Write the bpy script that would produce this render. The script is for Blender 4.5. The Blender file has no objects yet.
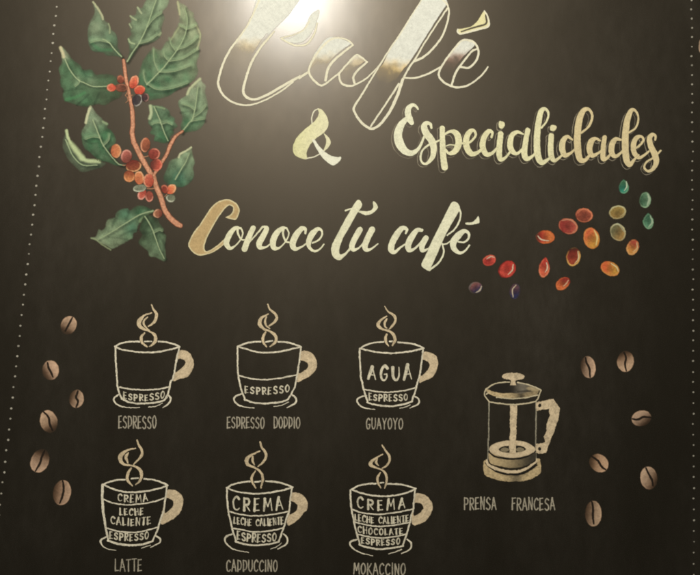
import bpy, math, random
import numpy as np
from mathutils import Matrix, Vector

scene = bpy.context.scene
COL = scene.collection

# ------------------------------------------------------------------ camera
FPX = 760.0            # focal length in photo pixels (photo 700 x 575)
DIST = 1.36
PITCH, ROLL = math.radians(6.4), math.radians(1.7)
fwd = Vector((0, math.cos(PITCH), math.sin(PITCH)))
up0 = Vector((0, -math.sin(PITCH), math.cos(PITCH)))
rt0 = Vector((1, 0, 0))
RT = rt0 * math.cos(ROLL) + up0 * math.sin(ROLL)
UP = up0 * math.cos(ROLL) - rt0 * math.sin(ROLL)
CAM = Vector((0, -DIST, 1.45))
cam_d = bpy.data.cameras.new('camera')
cam_d.sensor_fit = 'HORIZONTAL'
cam_d.sensor_width = 36.0
cam_d.lens = 36.0 * FPX / 700.0
cam_d.clip_start, cam_d.clip_end = 0.01, 100.0
cam_o = bpy.data.objects.new('camera', cam_d)
COL.objects.link(cam_o)
m = Matrix((RT, UP, -fwd)).transposed().to_4x4()
m.translation = CAM
cam_o.matrix_world = m
scene.camera = cam_o

# ------------------------------------------------------------------ world and lamp
W = bpy.data.worlds.new('World')
scene.world = W
W.use_nodes = True
W.node_tree.nodes['Background'].inputs[0].default_value = (1.0, 0.92, 0.70, 1)
W.node_tree.nodes['Background'].inputs[1].default_value = 0.045

def board_point(u, v):
    d = fwd + RT * ((u - 350) / FPX) - UP * ((v - 287.5) / FPX)
    return CAM + d * (-CAM.y / d.y)

GLARE = board_point(293, -12)
refl = (GLARE - CAM).normalized()
refl.y = -refl.y
lamp_d = bpy.data.lights.new('ceiling_spot', 'POINT')
lamp_d.energy = 325.0
lamp_d.color = (1.0, 0.965, 0.875)
lamp_d.shadow_soft_size = 0.13
lamp_o = bpy.data.objects.new('ceiling_spot', lamp_d)
lamp_o.location = GLARE + refl * 2.35
COL.objects.link(lamp_o)

scene.view_settings.view_transform = 'Standard'
scene.view_settings.look = 'None'
scene.view_settings.exposure = 0.0
scene.view_settings.gamma = 1.0

# ------------------------------------------------------------------ materials
def new_mat(name):
    mt = bpy.data.materials.new(name)
    mt.use_nodes = True
    nt = mt.node_tree
    return mt, nt, nt.nodes['Principled BSDF']

def N(nt, t, **kw):
    n = nt.nodes.new(t)
    for k, v in kw.items():
        setattr(n, k, v)
    return n

def noise(nt, scale, detail=3.0, rough=0.55, vec=None):
    n = N(nt, 'ShaderNodeTexNoise')
    n.inputs['Scale'].default_value = scale
    n.inputs['Detail'].default_value = detail
    n.inputs['Roughness'].default_value = rough
    if vec is not None:
        nt.links.new(vec, n.inputs['Vector'])
    return n.outputs['Fac']

def ramp(nt, src, a, b, lo, hi):
    n = N(nt, 'ShaderNodeMapRange')
    n.inputs['From Min'].default_value, n.inputs['From Max'].default_value = a, b
    n.inputs['To Min'].default_value, n.inputs['To Max'].default_value = lo, hi
    nt.links.new(src, n.inputs['Value'])
    return n.outputs['Result']

def math_n(nt, op, a, b):
    n = N(nt, 'ShaderNodeMath', operation=op)
    for i, s in enumerate((a, b)):
        if isinstance(s, (int, float)):
            n.inputs[i].default_value = s
        else:
            nt.links.new(s, n.inputs[i])
    return n.outputs[0]

def board_material():
    mt, nt, p = new_mat('blackboard_paint')
    tc = N(nt, 'ShaderNodeTexCoord').outputs['Object']
    mp = N(nt, 'ShaderNodeMapping')
    mp.inputs['Scale'].default_value = (1.0, 1.0, 0.45)
    mp.inputs['Rotation'].default_value = (0, 0.5, 0)
    nt.links.new(tc, mp.inputs['Vector'])
    big = noise(nt, 3.2, 5, 0.6, mp.outputs[0])
    fine = noise(nt, 700, 2, 0.6, tc)
    mid = noise(nt, 45, 4, 0.65, mp.outputs[0])
    # chalk dust wiped into the paint
    dust = math_n(nt, 'MULTIPLY', ramp(nt, big, 0.45, 0.75, 0.0, 1.0), ramp(nt, mid, 0.35, 0.7, 0.3, 1.0))
    dust = math_n(nt, 'ADD', math_n(nt, 'MULTIPLY', dust, 0.075), math_n(nt, 'MULTIPLY', ramp(nt, fine, 0.45, 0.75, 0, 1), 0.045))
    mix = N(nt, 'ShaderNodeMix', data_type='RGBA')
    mix.inputs[6].default_value = (0.0068, 0.0060, 0.0040, 1)
    mix.inputs[7].default_value = (0.20, 0.18, 0.15, 1)
    nt.links.new(dust, mix.inputs[0])
    nt.links.new(mix.outputs[2], p.inputs['Base Color'])
    rg = math_n(nt, 'ADD', ramp(nt, big, 0.3, 0.7, 0.44, 0.50), ramp(nt, mid, 0.3, 0.7, -0.02, 0.02))
    nt.links.new(rg, p.inputs['Roughness'])
    p.inputs['Specular IOR Level'].default_value = 0.50
    p.inputs['Specular Tint'].default_value = (1.0, 0.81, 0.58, 1)
    p.inputs['Coat Weight'].default_value = 0.34
    p.inputs['Coat Roughness'].default_value = 0.23
    p.inputs['Coat Tint'].default_value = (1, 1, 1, 1)
    b = N(nt, 'ShaderNodeBump')
    b.inputs['Strength'].default_value = 0.10
    b.inputs['Distance'].default_value = 0.0004
    nt.links.new(fine, b.inputs['Height'])
    # roller marks in the paint: a slow waviness that breaks up the lamp's reflection
    b2 = N(nt, 'ShaderNodeBump')
    b2.inputs['Strength'].default_value = 0.07
    b2.inputs['Distance'].default_value = 0.0012
    nt.links.new(noise(nt, 26, 3, 0.5, mp.outputs[0]), b2.inputs['Height'])
    nt.links.new(b2.outputs[0], b.inputs['Normal'])
    nt.links.new(b.outputs[0], p.inputs['Normal'])
    nt.links.new(b.outputs[0], p.inputs['Coat Normal'])
    return mt

def chalk_material(name, grain=0.5, scale=650.0, wear=0.8):
    mt, nt, p = new_mat(name)
    tc = N(nt, 'ShaderNodeTexCoord').outputs['Object']
    at = N(nt, 'ShaderNodeVertexColor', layer_name='pigment')
    g1 = noise(nt, scale, 3, 0.6, tc)
    g2 = noise(nt, scale * 0.28, 3, 0.6, tc)
    bright = math_n(nt, 'MULTIPLY', ramp(nt, g1, 0.3, 0.7, 1 - 0.35 * grain, 1.0), ramp(nt, g2, 0.3, 0.7, 1 - 0.25 * grain, 1.0))
    mx = N(nt, 'ShaderNodeVectorMath', operation='SCALE')
    nt.links.new(at.outputs['Color'], mx.inputs[0])
    nt.links.new(bright, mx.inputs['Scale'])
    nt.links.new(mx.outputs[0], p.inputs['Base Color'])
    gaps = math_n(nt, 'MULTIPLY', ramp(nt, g1, 0.30, 0.52, 1 - 0.75 * grain, 1.0), ramp(nt, g2, 0.30, 0.5, 1 - 0.35 * grain, 1.0))
    g3 = noise(nt, 62, 5, 0.7, tc)
    gaps = math_n(nt, 'MULTIPLY', gaps, ramp(nt, g3, 0.32, 0.52, wear, 1.0))
    nt.links.new(math_n(nt, 'MULTIPLY', at.outputs['Alpha'], gaps), p.inputs['Alpha'])
    p.inputs['Roughness'].default_value = 0.85
    p.inputs['Specular IOR Level'].default_value = 0.25
    b = N(nt, 'ShaderNodeBump')
    b.inputs['Strength'].default_value = 0.25
    b.inputs['Distance'].default_value = 0.0004
    nt.links.new(g1, b.inputs['Height'])
    nt.links.new(b.outputs[0], p.inputs['Normal'])
    return mt

M_BOARD = board_material()
M_CHALK = chalk_material('chalk', 0.2, 900.0, 0.9)
M_PASTEL = chalk_material('pastel', 0.17, 900.0, 0.93)
M_LINE = chalk_material('chalk_line', 0.4, 750.0, 0.66)

# ------------------------------------------------------------------ drawing engine: chalk laid on the board plane
rng = np.random.default_rng(7)
NZ = rng.random((256, 256))

def vnoise(x, y, s, o=0.0):
    x = x / s + o + 1000.0; y = y / s + o * 1.7 + 1000.0
    xi = np.floor(x).astype(int); yi = np.floor(y).astype(int)
    fx = x - xi; fy = y - yi
    fx = fx * fx * (3 - 2 * fx); fy = fy * fy * (3 - 2 * fy)
    g = lambda a, b: NZ[a % 256, b % 256]
    return (g(xi, yi) * (1 - fx) + g(xi + 1, yi) * fx) * (1 - fy) + (g(xi, yi + 1) * (1 - fx) + g(xi + 1, yi + 1) * fx) * fy

def lin(c):
    c = np.asarray(c, float) / 255.0
    return np.where(c <= 0.04045, c / 12.92, ((c + 0.055) / 1.055) ** 2.4)

def sstep(a, b, x):
    t = np.clip((x - a) / (b - a), 0, 1)
    return t * t * (3 - 2 * t)

def catmull(P, step=0.8, closed=False):
    P = np.asarray(P, float)
    n = len(P)
    if n < 3 and not closed:
        k = max(2, int(np.hypot(*(P[-1] - P[0])[:2]) / step))
        t = np.linspace(0, 1, k)[:, None]
        return P[0] * (1 - t) + P[-1] * t
    out = []
    for i in range(n if closed else n - 1):
        if closed:
            p0, p1, p2, p3 = P[(i - 1) % n], P[i], P[(i + 1) % n], P[(i + 2) % n]
        else:
            p1, p2 = P[i], P[i + 1]
            p0 = P[i - 1] if i > 0 else 2 * p1 - p2
            p3 = P[i + 2] if i + 2 < n else 2 * p2 - p1
        L = np.hypot(*(p2 - p1)[:2])
        if L < 1e-6:
            continue
        # centripetal-like tangents: limit overshoot
        m1 = (p2 - p0) * 0.5; m2 = (p3 - p1) * 0.5
        for mm in (m1, m2):
            q = np.hypot(*mm[:2])
            if q > L * 1.2:
                mm *= L * 1.2 / q
        k = max(2, int(L / step))
        t = np.linspace(0, 1, k, endpoint=False)[:, None]
        h = (2*t**3 - 3*t**2 + 1) * p1 + (t**3 - 2*t**2 + t) * m1 + (-2*t**3 + 3*t**2) * p2 + (t**3 - t**2) * m2
        out.append(h)
    if not closed:
        out.append(P[-1:])
    return np.concatenate(out)

def Z(x0, y0, pts, s=7.0):
    """points read on an enlarged view that starts at photo pixel (x0, y0)"""
    r = []
    for p in pts:
        q = [x0 + p[0] / s, y0 + p[1] / s]
        if len(p) > 2:
            q.append(p[2] / s)
        r.append(q)
    return r

class Sheet:
    """one drawn part: strokes and fills blended into the pigment of one mesh"""
    STEP = 0.5
    def __init__(self):
        self.layers = []
    # each layer: dict(kind, geometry, color, alpha, soft, erase, window)
    def stroke(self, pts, color, alpha=1.0, soft=0.45, w=None, erase=False, jit=0.3, wmul=1.0):
        P = [list(p) if len(p) > 2 else [p[0], p[1], w] for p in pts]
        P = catmull(P)
        P[:, 2] = np.maximum(P[:, 2], 0.3) * 0.5 * wmul
        r = P[:, 2].max() + 2.0
        self.layers.append(dict(k='s', P=P, c=color, a=alpha, soft=soft, e=erase, j=jit,
                                win=(P[:, 0].min() - r, P[:, 1].min() - r, P[:, 0].max() + r, P[:, 1].max() + r)))
        return self
    def fill(self, pts, color, alpha=1.0, soft=0.5, smooth=True, erase=False, jit=0.3, holes=()):
        Ps = [np.asarray(q, float)[:, :2] for q in (pts,) + tuple(holes)]
        if smooth:
            Ps = [catmull(q, 1.2, True) for q in Ps]
        r = 2.0 + soft
        P = Ps[0]
        self.layers.append(dict(k='f', P=Ps, c=color, a=alpha, soft=soft, e=erase, j=jit,
                                win=(P[:, 0].min() - r, P[:, 1].min() - r, P[:, 0].max() + r, P[:, 1].max() + r)))
        return self
    def ellipse(self, cx, cy, rx, ry, ang, color, **kw):
        a = math.radians(ang)
        pts = []
        for i in range(28):
            t = i / 28 * 2 * math.pi
            x, y = rx * math.cos(t), ry * math.sin(t)
            pts.append((cx + x * math.cos(a) - y * math.sin(a), cy + x * math.sin(a) + y * math.cos(a)))
        return self.fill(pts, color, **kw)
    @staticmethod
    def sdf(L, X, Y):
        if L['k'] == 's':
            P = L['P']
            D = np.full(X.shape, 9.0)
            xs, ys = X[0], Y[:, 0]
            for i in range(len(P) - 1):
                a, b = P[i], P[i + 1]
                r = max(a[2], b[2]) + 1.8
                i0, i1 = np.searchsorted(xs, [min(a[0], b[0]) - r, max(a[0], b[0]) + r])
                j0, j1 = np.searchsorted(ys, [min(a[1], b[1]) - r, max(a[1], b[1]) + r])
                if i0 >= i1 or j0 >= j1:
                    continue
                sx, sy = L['JX'][j0:j1, i0:i1], L['JY'][j0:j1, i0:i1]
                dx, dy = b[0] - a[0], b[1] - a[1]
                l2 = dx * dx + dy * dy + 1e-9
                t = np.clip(((sx - a[0]) * dx + (sy - a[1]) * dy) / l2, 0, 1)
                d = np.hypot(sx - a[0] - t * dx, sy - a[1] - t * dy) - (a[2] + t * (b[2] - a[2]))
                np.minimum(D[j0:j1, i0:i1], d, out=D[j0:j1, i0:i1])
            return D
        sx, sy = L['JX'], L['JY']
        D = np.full(X.shape, 1e9); ins = np.zeros(X.shape, bool)
        for P in L['P']:
            Q = np.roll(P, -1, 0)
            for a, b in zip(P, Q):
                dx, dy = b - a
                l2 = dx * dx + dy * dy + 1e-9
                t = np.clip(((sx - a[0]) * dx + (sy - a[1]) * dy) / l2, 0, 1)
                np.minimum(D, (sx - a[0] - t * dx) ** 2 + (sy - a[1] - t * dy) ** 2, out=D)
                if abs(dy) > 1e-9:
                    c = ((a[1] > sy) != (b[1] > sy)) & (sx < dx * (sy - a[1]) / dy + a[0])
                    ins ^= c
        D = np.sqrt(D)
        return np.where(ins, -D, D)
    def echo(self, dx, dy, width, color, alpha):
        """a thin line following the letter's outline, shifted to its lower left"""
        self.ech = (dx, dy, width, color, alpha)
        return self
    def rasterise(self):
        s = self.STEP
        w = np.array([L['win'] for L in self.layers if not L['e']])
        x0, y0, x1, y1 = w[:, 0].min(), w[:, 1].min(), w[:, 2].max(), w[:, 3].max()
        ec = getattr(self, 'ech', None)
        if ec:
            x0 -= 5; y1 += 5; x1 += 2; y0 -= 2
        xs = np.arange(x0, x1 + s, s); ys = np.arange(y0, y1 + s, s)
        X, Y = np.meshgrid(xs, ys)
        RGB = np.zeros(X.shape + (3,)); A = np.zeros(X.shape)
        JX = (vnoise(X, Y, 1.7) - 0.5) + 0.8 * (vnoise(X, Y, 5.0, 3.3) - 0.5)
        JY = (vnoise(X, Y, 1.7, 51.0) - 0.5) + 0.8 * (vnoise(X, Y, 5.0, 77.7) - 0.5)
        if ec:
            Dm = np.full(X.shape, 9.0); De = np.full(X.shape, 9.0)
            for L in self.layers:
                if L.get('noecho') or L['e']:
                    continue
                L['JX'], L['JY'] = X, Y
                Dm = np.minimum(Dm, self.sdf(L, X, Y))
                sh = dict(L)
                if L['k'] == 's':
                    sh['P'] = L['P'] + np.array([ec[0], ec[1], 0])
                else:
                    sh['P'] = [q + np.array(ec[:2]) for q in L['P']]
                sh['JX'], sh['JY'] = X + 0.5 * JX, Y + 0.5 * JY
                De = np.minimum(De, self.sdf(sh, X, Y))
            band = sstep(ec[2] * 0.5 + 0.35, ec[2] * 0.5 - 0.25, np.abs(De)) * sstep(0.5, 1.1, Dm)
            band = band * (0.45 + 0.55 * sstep(0.35, 0.6, vnoise(X, Y, 6.0, 9.0)))
            RGB[:] = lin(ec[3]); A = band * ec[4]
        for L in self.layers:
            i0, i1 = np.searchsorted(xs, [L['win'][0], L['win'][2]])
            j0, j1 = np.searchsorted(ys, [L['win'][1], L['win'][3]])
            if i0 >= i1 or j0 >= j1:
                continue
            sl = (slice(j0, j1), slice(i0, i1))
            x, y = X[sl], Y[sl]
            L['JX'], L['JY'] = x + L['j'] * JX[sl], y + L['j'] * JY[sl]
            d = self.sdf(L, x, y)
            a = sstep(L['soft'], -L['soft'], d)
            al = L['a'](x, y, d) if callable(L['a']) else L['a']
            a = a * al
            if L['e']:
                A[sl] = A[sl] * (1 - a)
                continue
            c = L['c'](x, y, d) if callable(L['c']) else np.broadcast_to(lin(L['c']), x.shape + (3,))
            ao = a + A[sl] * (1 - a)
            k = np.where(ao > 1e-5, a / np.maximum(ao, 1e-5), 0)[..., None]
            RGB[sl] = c * k + RGB[sl] * (1 - k)
            A[sl] = ao
        return X, Y, RGB, A
    def build(self, name, mat, parent=None, depth=1.0):
        X, Y, RGB, A = self.rasterise()
        for L in self.layers:
            L.pop('JX', None); L.pop('JY', None)
        vis = A > 0.02
        q = vis[:-1, :-1] | vis[1:, :-1] | vis[:-1, 1:] | vis[1:, 1:]
        J, I = np.nonzero(q)
        nx = X.shape[1]
        v00 = J * nx + I
        quads = np.stack([v00, v00 + nx, v00 + nx + 1, v00 + 1], 1)   # y goes down the photo
        used, inv = np.unique(quads, return_inverse=True)
        quads = inv.reshape(quads.shape)
        px, py = X.ravel()[used], Y.ravel()[used]
        fw, r_, u_, c_ = (np.array(v) for v in (fwd, RT, UP, CAM))
        d = fw[None] + r_[None] * ((px - 350) / FPX)[:, None] - u_[None] * ((py - 287.5) / FPX)[:, None]
        P = c_[None] + d * (-c_[1] / d[:, 1])[:, None]
        P[:, 1] = -0.00004 * depth - 0.0001
        org = np.array(parent['_o']) if parent is not None else None
        if org is None:
            bx = P.mean(0); org = np.array([bx[0], 0.0, P[:, 2].min()])
        me = bpy.data.meshes.new(name)
        me.vertices.add(len(P)); me.loops.add(quads.size); me.polygons.add(len(quads))
        me.vertices.foreach_set('co', (P - org).astype(np.float32).ravel())
        me.polygons.foreach_set('loop_start', np.arange(0, quads.size, 4, dtype=np.int32))
        me.loops.foreach_set('vertex_index', quads.astype(np.int32).ravel())
        me.update(calc_edges=True); me.validate()
        at = me.color_attributes.new('pigment', 'FLOAT_COLOR', 'POINT')
        at.data.foreach_set('color', np.concatenate([RGB.reshape(-1, 3)[used], A.ravel()[used, None]], 1).astype(np.float32).ravel())
        me.materials.append(mat)
        o = bpy.data.objects.new(name, me)
        COL.objects.link(o)
        if parent is not None:
            o.parent = parent
        else:
            o.location = org
        return o

ROOTS = []
def tag(o, label, cat, group=None):
    o['label'] = label; o['category'] = cat
    if group:
        o['group'] = group
    return o

def thing(name, label, cat, u, v, group=None):
    o = bpy.data.objects.new(name, None)
    o.empty_display_size = 0.02
    p = board_point(u, v)
    o.location = p
    o['_o'] = tuple(p)
    COL.objects.link(o)
    ROOTS.append(o)
    return tag(o, label, cat, group)

def sub_of(part):
    """lets a part carry sub-parts in the same frame"""
    part['_o'] = part.parent['_o']
    ROOTS.append(part)
    return part

CREAM = (232, 229, 198)
WARM = (228, 212, 170)
TAN = (226, 206, 168)
GREY = (192, 182, 160)
HALO = (196, 184, 158)

def mixc(a, b, t):
    t = np.asarray(t)[..., None]
    return a * (1 - t) + b * t

# ------------------------------------------------------------------ the board
def make_board():
    a, b = board_point(-110, -120), board_point(810, 700)
    x0, x1, z0, z1 = a.x - 0.1, b.x + 0.1, b.z - 0.1, a.z + 0.1
    import bmesh
    bm = bmesh.new()
    bmesh.ops.create_cube(bm, size=1.0)
    cx, cz = (x0 + x1) / 2, (z0 + z1) / 2
    for v in bm.verts:
        v.co = Vector((v.co.x * (x1 - x0), v.co.y * 0.024 + 0.012, v.co.z * (z1 - z0) + (z1 - z0) / 2))
    bmesh.ops.bevel(bm, geom=bm.edges[:], offset=0.002, segments=2, affect='EDGES')
    me = bpy.data.meshes.new('chalkboard')
    bm.to_mesh(me); bm.free()
    me.materials.append(M_BOARD)
    o = bpy.data.objects.new('chalkboard', me)
    o.location = (cx, 0, z0)
    COL.objects.link(o)
    tag(o, 'large dark chalkboard with a satin sheen that carries every chalk drawing', 'chalkboard')
make_board()

# ------------------------------------------------------------------ dotted border lines
def dotted(label, path, r, al=.85):
    s = Sheet()
    for i, (x, y) in enumerate(path):
        rr = r * (0.85 + 0.35 * rng.random())
        dx, dy = rng.normal(0, 0.25, 2)
        s.ellipse(x + dx, y + dy, rr * 1.08, rr * 0.95, -20, (205, 198, 180), alpha=al * rng.uniform(.75, 1.05), soft=0.45, jit=0.15)
    s.STEP = 0.5
    o = s.build('dotted_line', M_LINE, None, 1)
    tag(o, label, 'dotted line', 'dotted border lines')

def dots_between(f, y0, y1, g0, g1):
    out, y = [], y0
    while y < y1:
        out.append((f(y), y))
        y += g0 + (g1 - g0) * (y + 0.0) / 500.0
    return out
dotted('slanting line of white chalk dots down the left border', dots_between(lambda y: 57.6 - 0.1135 * y, -11.4, 620, 9.1, 10.85), 0.95)
dotted('upright line of white chalk dots down the right border', dots_between(lambda y: 691.6 + 0.004 * y, -8.8, 620, 9.2, 10.8), 0.85, .68)

# ------------------------------------------------------------------ coffee branch
def grad(cA, cB, x0, y0, x1, y1, spec=()):
    """pigment running from cA to cB along a line, plus soft patches (cx, cy, r, colour, amount)"""
    A_, B_ = lin(cA), lin(cB)
    dx, dy = x1 - x0, y1 - y0
    l2 = dx * dx + dy * dy
    def f(x, y, d):
        t = np.clip(((x - x0) * dx + (y - y0) * dy) / l2, 0, 1)
        t = np.clip(t + 0.35 * (vnoise(x, y, 6.0, 4.0) - 0.5), 0, 1)
        c = mixc(A_, B_, t)
        for (px, py, r, col, am) in spec:
            w = am * np.exp(-((x - px) ** 2 + (y - py) ** 2) / (r * r))
            c = mixc(c, lin(col), w)
        n = vnoise(x, y, 1.1, 8.0) * 0.25 + vnoise(x, y, 6.0, 2.0) * 0.75
        c = c * (0.66 + 0.86 * n)[..., None] * np.array([.97, 1.03, 1.06])
        lum = c.mean(-1, keepdims=True)
        return c * .74 + lum * .26 * np.array([1.0, 1.03, .9])
    return f

branch = thing('coffee_branch', 'chalk coffee branch with green leaves and clusters of red berries', 'branch drawing', 150, 262)
LB = 4
VEIN = (178, 196, 152)
def leaf(out, colour, veins, soft=1.0, alpha=0.95, folds=(), tips=(), depth=LB):
    s = Sheet()
    def al(x, y, d):
        return alpha * (0.6 + 0.4 * sstep(-0.3, -5.0, d + 3.5 * (vnoise(x, y, 4.0, 9.0) - .5))) * (0.88 + 0.3 * (vnoise(x, y, 5.0, 5.0) - 0.5))
    s.fill(out, colour, alpha=al, soft=soft, jit=0.5)
    for p, w, a in folds:
        s.stroke([(q[0], q[1], w) for q in p], (34, 46, 34), alpha=a, soft=w * 0.55, jit=0.5)
    for p, w, a, c in tips:
        s.stroke([(q[0], q[1], w) for q in p], c, alpha=min(.95, a * 1.25), soft=max(0.6, w * 0.4), jit=0.4)
    for i, p in enumerate(veins):
        off = (1.5, 1.3) if i == 0 else (.5, 1.7)
        s.stroke([(q[0] + off[0], q[1] + off[1], 2.6) for q in p], (30, 44, 32), alpha=.5, soft=1.7, jit=.6)
        if i:
            s.stroke([(q[0] - .3, q[1] - 1.6, 2.2) for q in p], (164, 190, 146), alpha=.36, soft=1.6, jit=.6)
    L = s.build('leaf', M_PASTEL, branch, depth)
    v = Sheet()
    for i, p in enumerate(veins):
        w = 1.3 if i == 0 else 0.9
        n = len(p)
        v.stroke([(q[0], q[1], w * (1.0 - 0.35 * k / n)) for k, q in enumerate(p)], VEIN, alpha=0.72 if i == 0 else 0.52, soft=0.7, jit=0.3)
    sub_of(L)
    v.build('vein', M_PASTEL, L, depth + 0.6)
    return L

# upper left, soft grey green
leaf(Z(50, 0, [(300,12),(345,60),(368,112),(388,150),(410,165),(425,205),(460,240),(475,290),(475,335),(503,398),(470,394),(400,388),(370,367),(310,360),(278,330),(263,240),(275,170),(305,110),(315,75)]),
     grad((128,140,106), (84,120,84), 92, 5, 98, 52, ((112, 50, 8, (82,90,62), 0.6), (95, 30, 7, (140,150,112), .4))),
     [Z(50, 0, [(500,396),(450,345),(415,300),(370,275)]), Z(50, 0, [(415,300),(340,285),(285,300)])],
     tips=[(Z(50,0,[(302,14),(335,60),(362,105),(370,135)]), 2.0, .7, (176,176,140)), (Z(50,0,[(411,168),(418,195),(418,232)]), 1.6, .5, (158,168,128)),
           (Z(50,0,[(290,300),(350,345),(430,350)]), 3.0, .3, (70,128,84))])
# top centre, serrated
leaf(Z(120, 0, [(52,432),(68,345),(54,275),(80,240),(66,170),(80,150),(72,112),(110,105),(120,52),(150,60),(180,10),(215,-20),(332,-20),(334,35),(296,88),(312,125),(290,200),(287,245),(250,285),(180,310),(140,320),(95,385)]),
     grad((134,152,112), (86,112,76), 162, 0, 128, 60, ((155, 18, 7, (112,140,96), .5), (140, 42, 6, (140,158,116), .35), (138, 52, 6, (74,82,56), .5))),
     [Z(120,0,[(50,430),(90,365),(132,305),(165,240),(195,170),(225,80),(255,-5)]), Z(120,0,[(135,305),(200,288),(262,248)]), Z(120,0,[(190,190),(240,130),(290,95)])],
     folds=[(Z(120,0,[(200,180),(235,140),(280,105)]), 1.6, .25), (Z(120,0,[(150,290),(220,250),(285,205)]), 1.6, .2)],
     tips=[(Z(120,0,[(58,275),(72,298),(100,308)]), 1.7, .6, (168,182,140)), (Z(120,0,[(66,170),(80,192)]), 1.5, .5, (168,178,140)), (Z(120,0,[(72,113),(98,132),(112,140)]), 1.7, .55, (168,176,138)), (Z(120,0,[(122,52),(138,80),(150,95)]), 1.7, .55, (172,180,142)), (Z(120,0,[(272,246),(286,232)]), 2.2, .4, (170,182,140))])
# big upper right leaf
leaf([*Z(120,0,[(405,10),(425,22),(460,40),(480,70),(515,90),(518,125),(540,160),(552,200),(568,245),(562,290),(545,320),(556,375),(538,440),(546,500),(534,545)]), *Z(120,70,[(535,35),(515,75),(460,112),(400,140),(340,182),(270,202),(200,210),(172,182),(142,122)]),
      *Z(120,0,[(128,545),(145,480),(168,415),(225,345),(250,340),(285,350),(305,320),(330,285),(350,290),(380,225),(412,165),(418,112),(402,70)])],
     grad((158,164,120), (72,116,76), 185, 5, 150, 85, ((190, 45, 9, (104,122,84), .5), (150, 60, 8, (66,112,72), .5), (185, 30, 6, (140,150,108), .5))),
     [Z(120,0,[(190,590),(225,555),(290,490),(340,430),(385,370),(440,280),(465,205),(470,130),(452,55)]),
      Z(120,0,[(465,205),(500,195),(532,180)]), Z(120,0,[(465,205),(440,192),(420,182)]), Z(120,0,[(400,350),(480,318),(545,265)]), Z(120,0,[(385,352),(360,315),(350,280)]), Z(120,0,[(350,430),(440,410),(550,345)]),
      Z(120,0,[(335,420),(312,395),(308,360)]), Z(120,0,[(280,505),(380,500),(490,462)]), Z(120,0,[(268,500),(240,430),(236,350)]), Z(120,70,[(200,105),(240,130),(290,140),(370,128),(475,92)]), Z(120,70,[(190,105),(170,60),(168,15)])],
     folds=[(Z(120,0,[(370,420),(450,385),(540,320)]), 1.8, .2), (Z(120,0,[(300,520),(400,520),(500,490)]), 2, .2), (Z(120,70,[(210,150),(300,160),(420,130)]), 2.4, .3)],
     tips=[(Z(120,0,[(532,180),(560,235),(556,290),(540,345)]), 1.8, .45, (190,190,148)), (Z(120,0,[(404,14),(412,60),(418,100)]), 2.0, .5, (190,188,146)), (Z(120,0,[(356,282),(400,210),(420,185)]), 1.6, .35, (176,182,138)), (Z(120,0,[(236,352),(250,400)]), 2.4, .3, (130,160,112))])
# broad left leaf
leaf([*Z(50,0,[(72,330),(110,352),(160,420),(212,460),(232,490),(290,488),(322,522),(400,520),(455,535)]), *Z(50,70,[(478,95),(505,145),(492,188),(440,215),(380,247),(345,240),(318,240),(270,258),(200,250),(112,217),(92,182),(98,145),(75,105),(72,60)]),
      *Z(50,0,[(76,550),(64,480),(84,440),(80,380)])],
     grad((84,124,82), (72,88,58), 70, 70, 122, 95, ((64, 54, 6, (178,180,140), .9), (86, 73, 7, (64,116,78), .7), (68, 97, 6, (64,116,74), .7), (86, 103, 8, (68,120,76), .7), (92, 82, 6, (116,132,96), .5), (78, 80, 6, (118,136,98), .4))),
     [[*Z(50,0,[(105,415),(140,490),(192,555)]), *Z(50,70,[(240,90),(285,110),(330,118),(400,114)])], Z(50,70,[(200,68),(205,90),(180,115)])],
     folds=[(Z(50,70,[(190,245),(225,215),(270,172)]), 2.0, .45), (Z(50,70,[(310,238),(325,205),(345,165)]), 2.0, .4), (Z(50,70,[(95,150),(150,140),(220,130)]), 2.0, .3), (Z(50,0,[(230,490),(250,530),(300,545)]), 1.8, .25)],
     tips=[(Z(50,0,[(74,334),(90,370),(95,400)]), 2.8, .7, (205,196,156)), (Z(50,70,[(112,208),(180,190),(240,160)]), 3.0, .35, (78,138,88))])
# pale tipped leaf, middle
leaf([*Z(50,110,[(282,-25),(310,5),(335,35),(362,58),(372,82),(405,95),(400,122),(425,140),(445,170),(462,205),(450,245),(415,270),(415,310),(450,360),(490,388),(470,390),(400,365),(340,350),(285,300),(250,275),(230,235),(222,190),(222,150),(250,100),(248,60)])],
     grad((168,182,140), (62,112,70), 90, 110, 96, 135, ((88, 152, 6, (64,108,70), .5), (108, 140, 5, (74,126,80), .6))),
     [Z(50,110,[(300,70),(340,170),(375,250),(430,325),(480,378),(520,388)]), Z(50,110,[(350,195),(300,190),(250,205)]), Z(50,110,[(375,250),(410,215),(415,180)])],
     folds=[(Z(50,110,[(240,210),(290,235),(340,230)]), 2.0, .35), (Z(50,110,[(390,235),(425,205),(430,175)]), 2.0, .3)],
     tips=[(Z(50,110,[(283,-22),(262,40),(252,90)]), 2.4, .7, (205,206,166)), (Z(50,110,[(370,82),(398,98)]), 2.2, .5, (160,178,136))])
# narrow folded leaf, far left
leaf(Z(50,110,[(115,140),(128,180),(150,230),(180,265),(215,310),(255,345),(320,355),(390,370),(370,395),(300,420),(225,434),(190,410),(130,345),(100,290),(88,230),(100,190)]),
     grad((104,116,86), (96,112,82), 62, 140, 100, 168), [Z(50,110,[(110,210),(160,320),(230,385),(330,385)])],
     tips=[(Z(50,110,[(116,145),(125,190),(142,235)]), 2.6, .95, (196,208,158)), (Z(50,110,[(140,235),(180,280),(225,335)]), 5.0, .95, (188,202,152)), (Z(50,110,[(220,335),(260,355),(345,360)]), 3.6, .9, (186,200,152))], alpha=.85)
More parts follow.
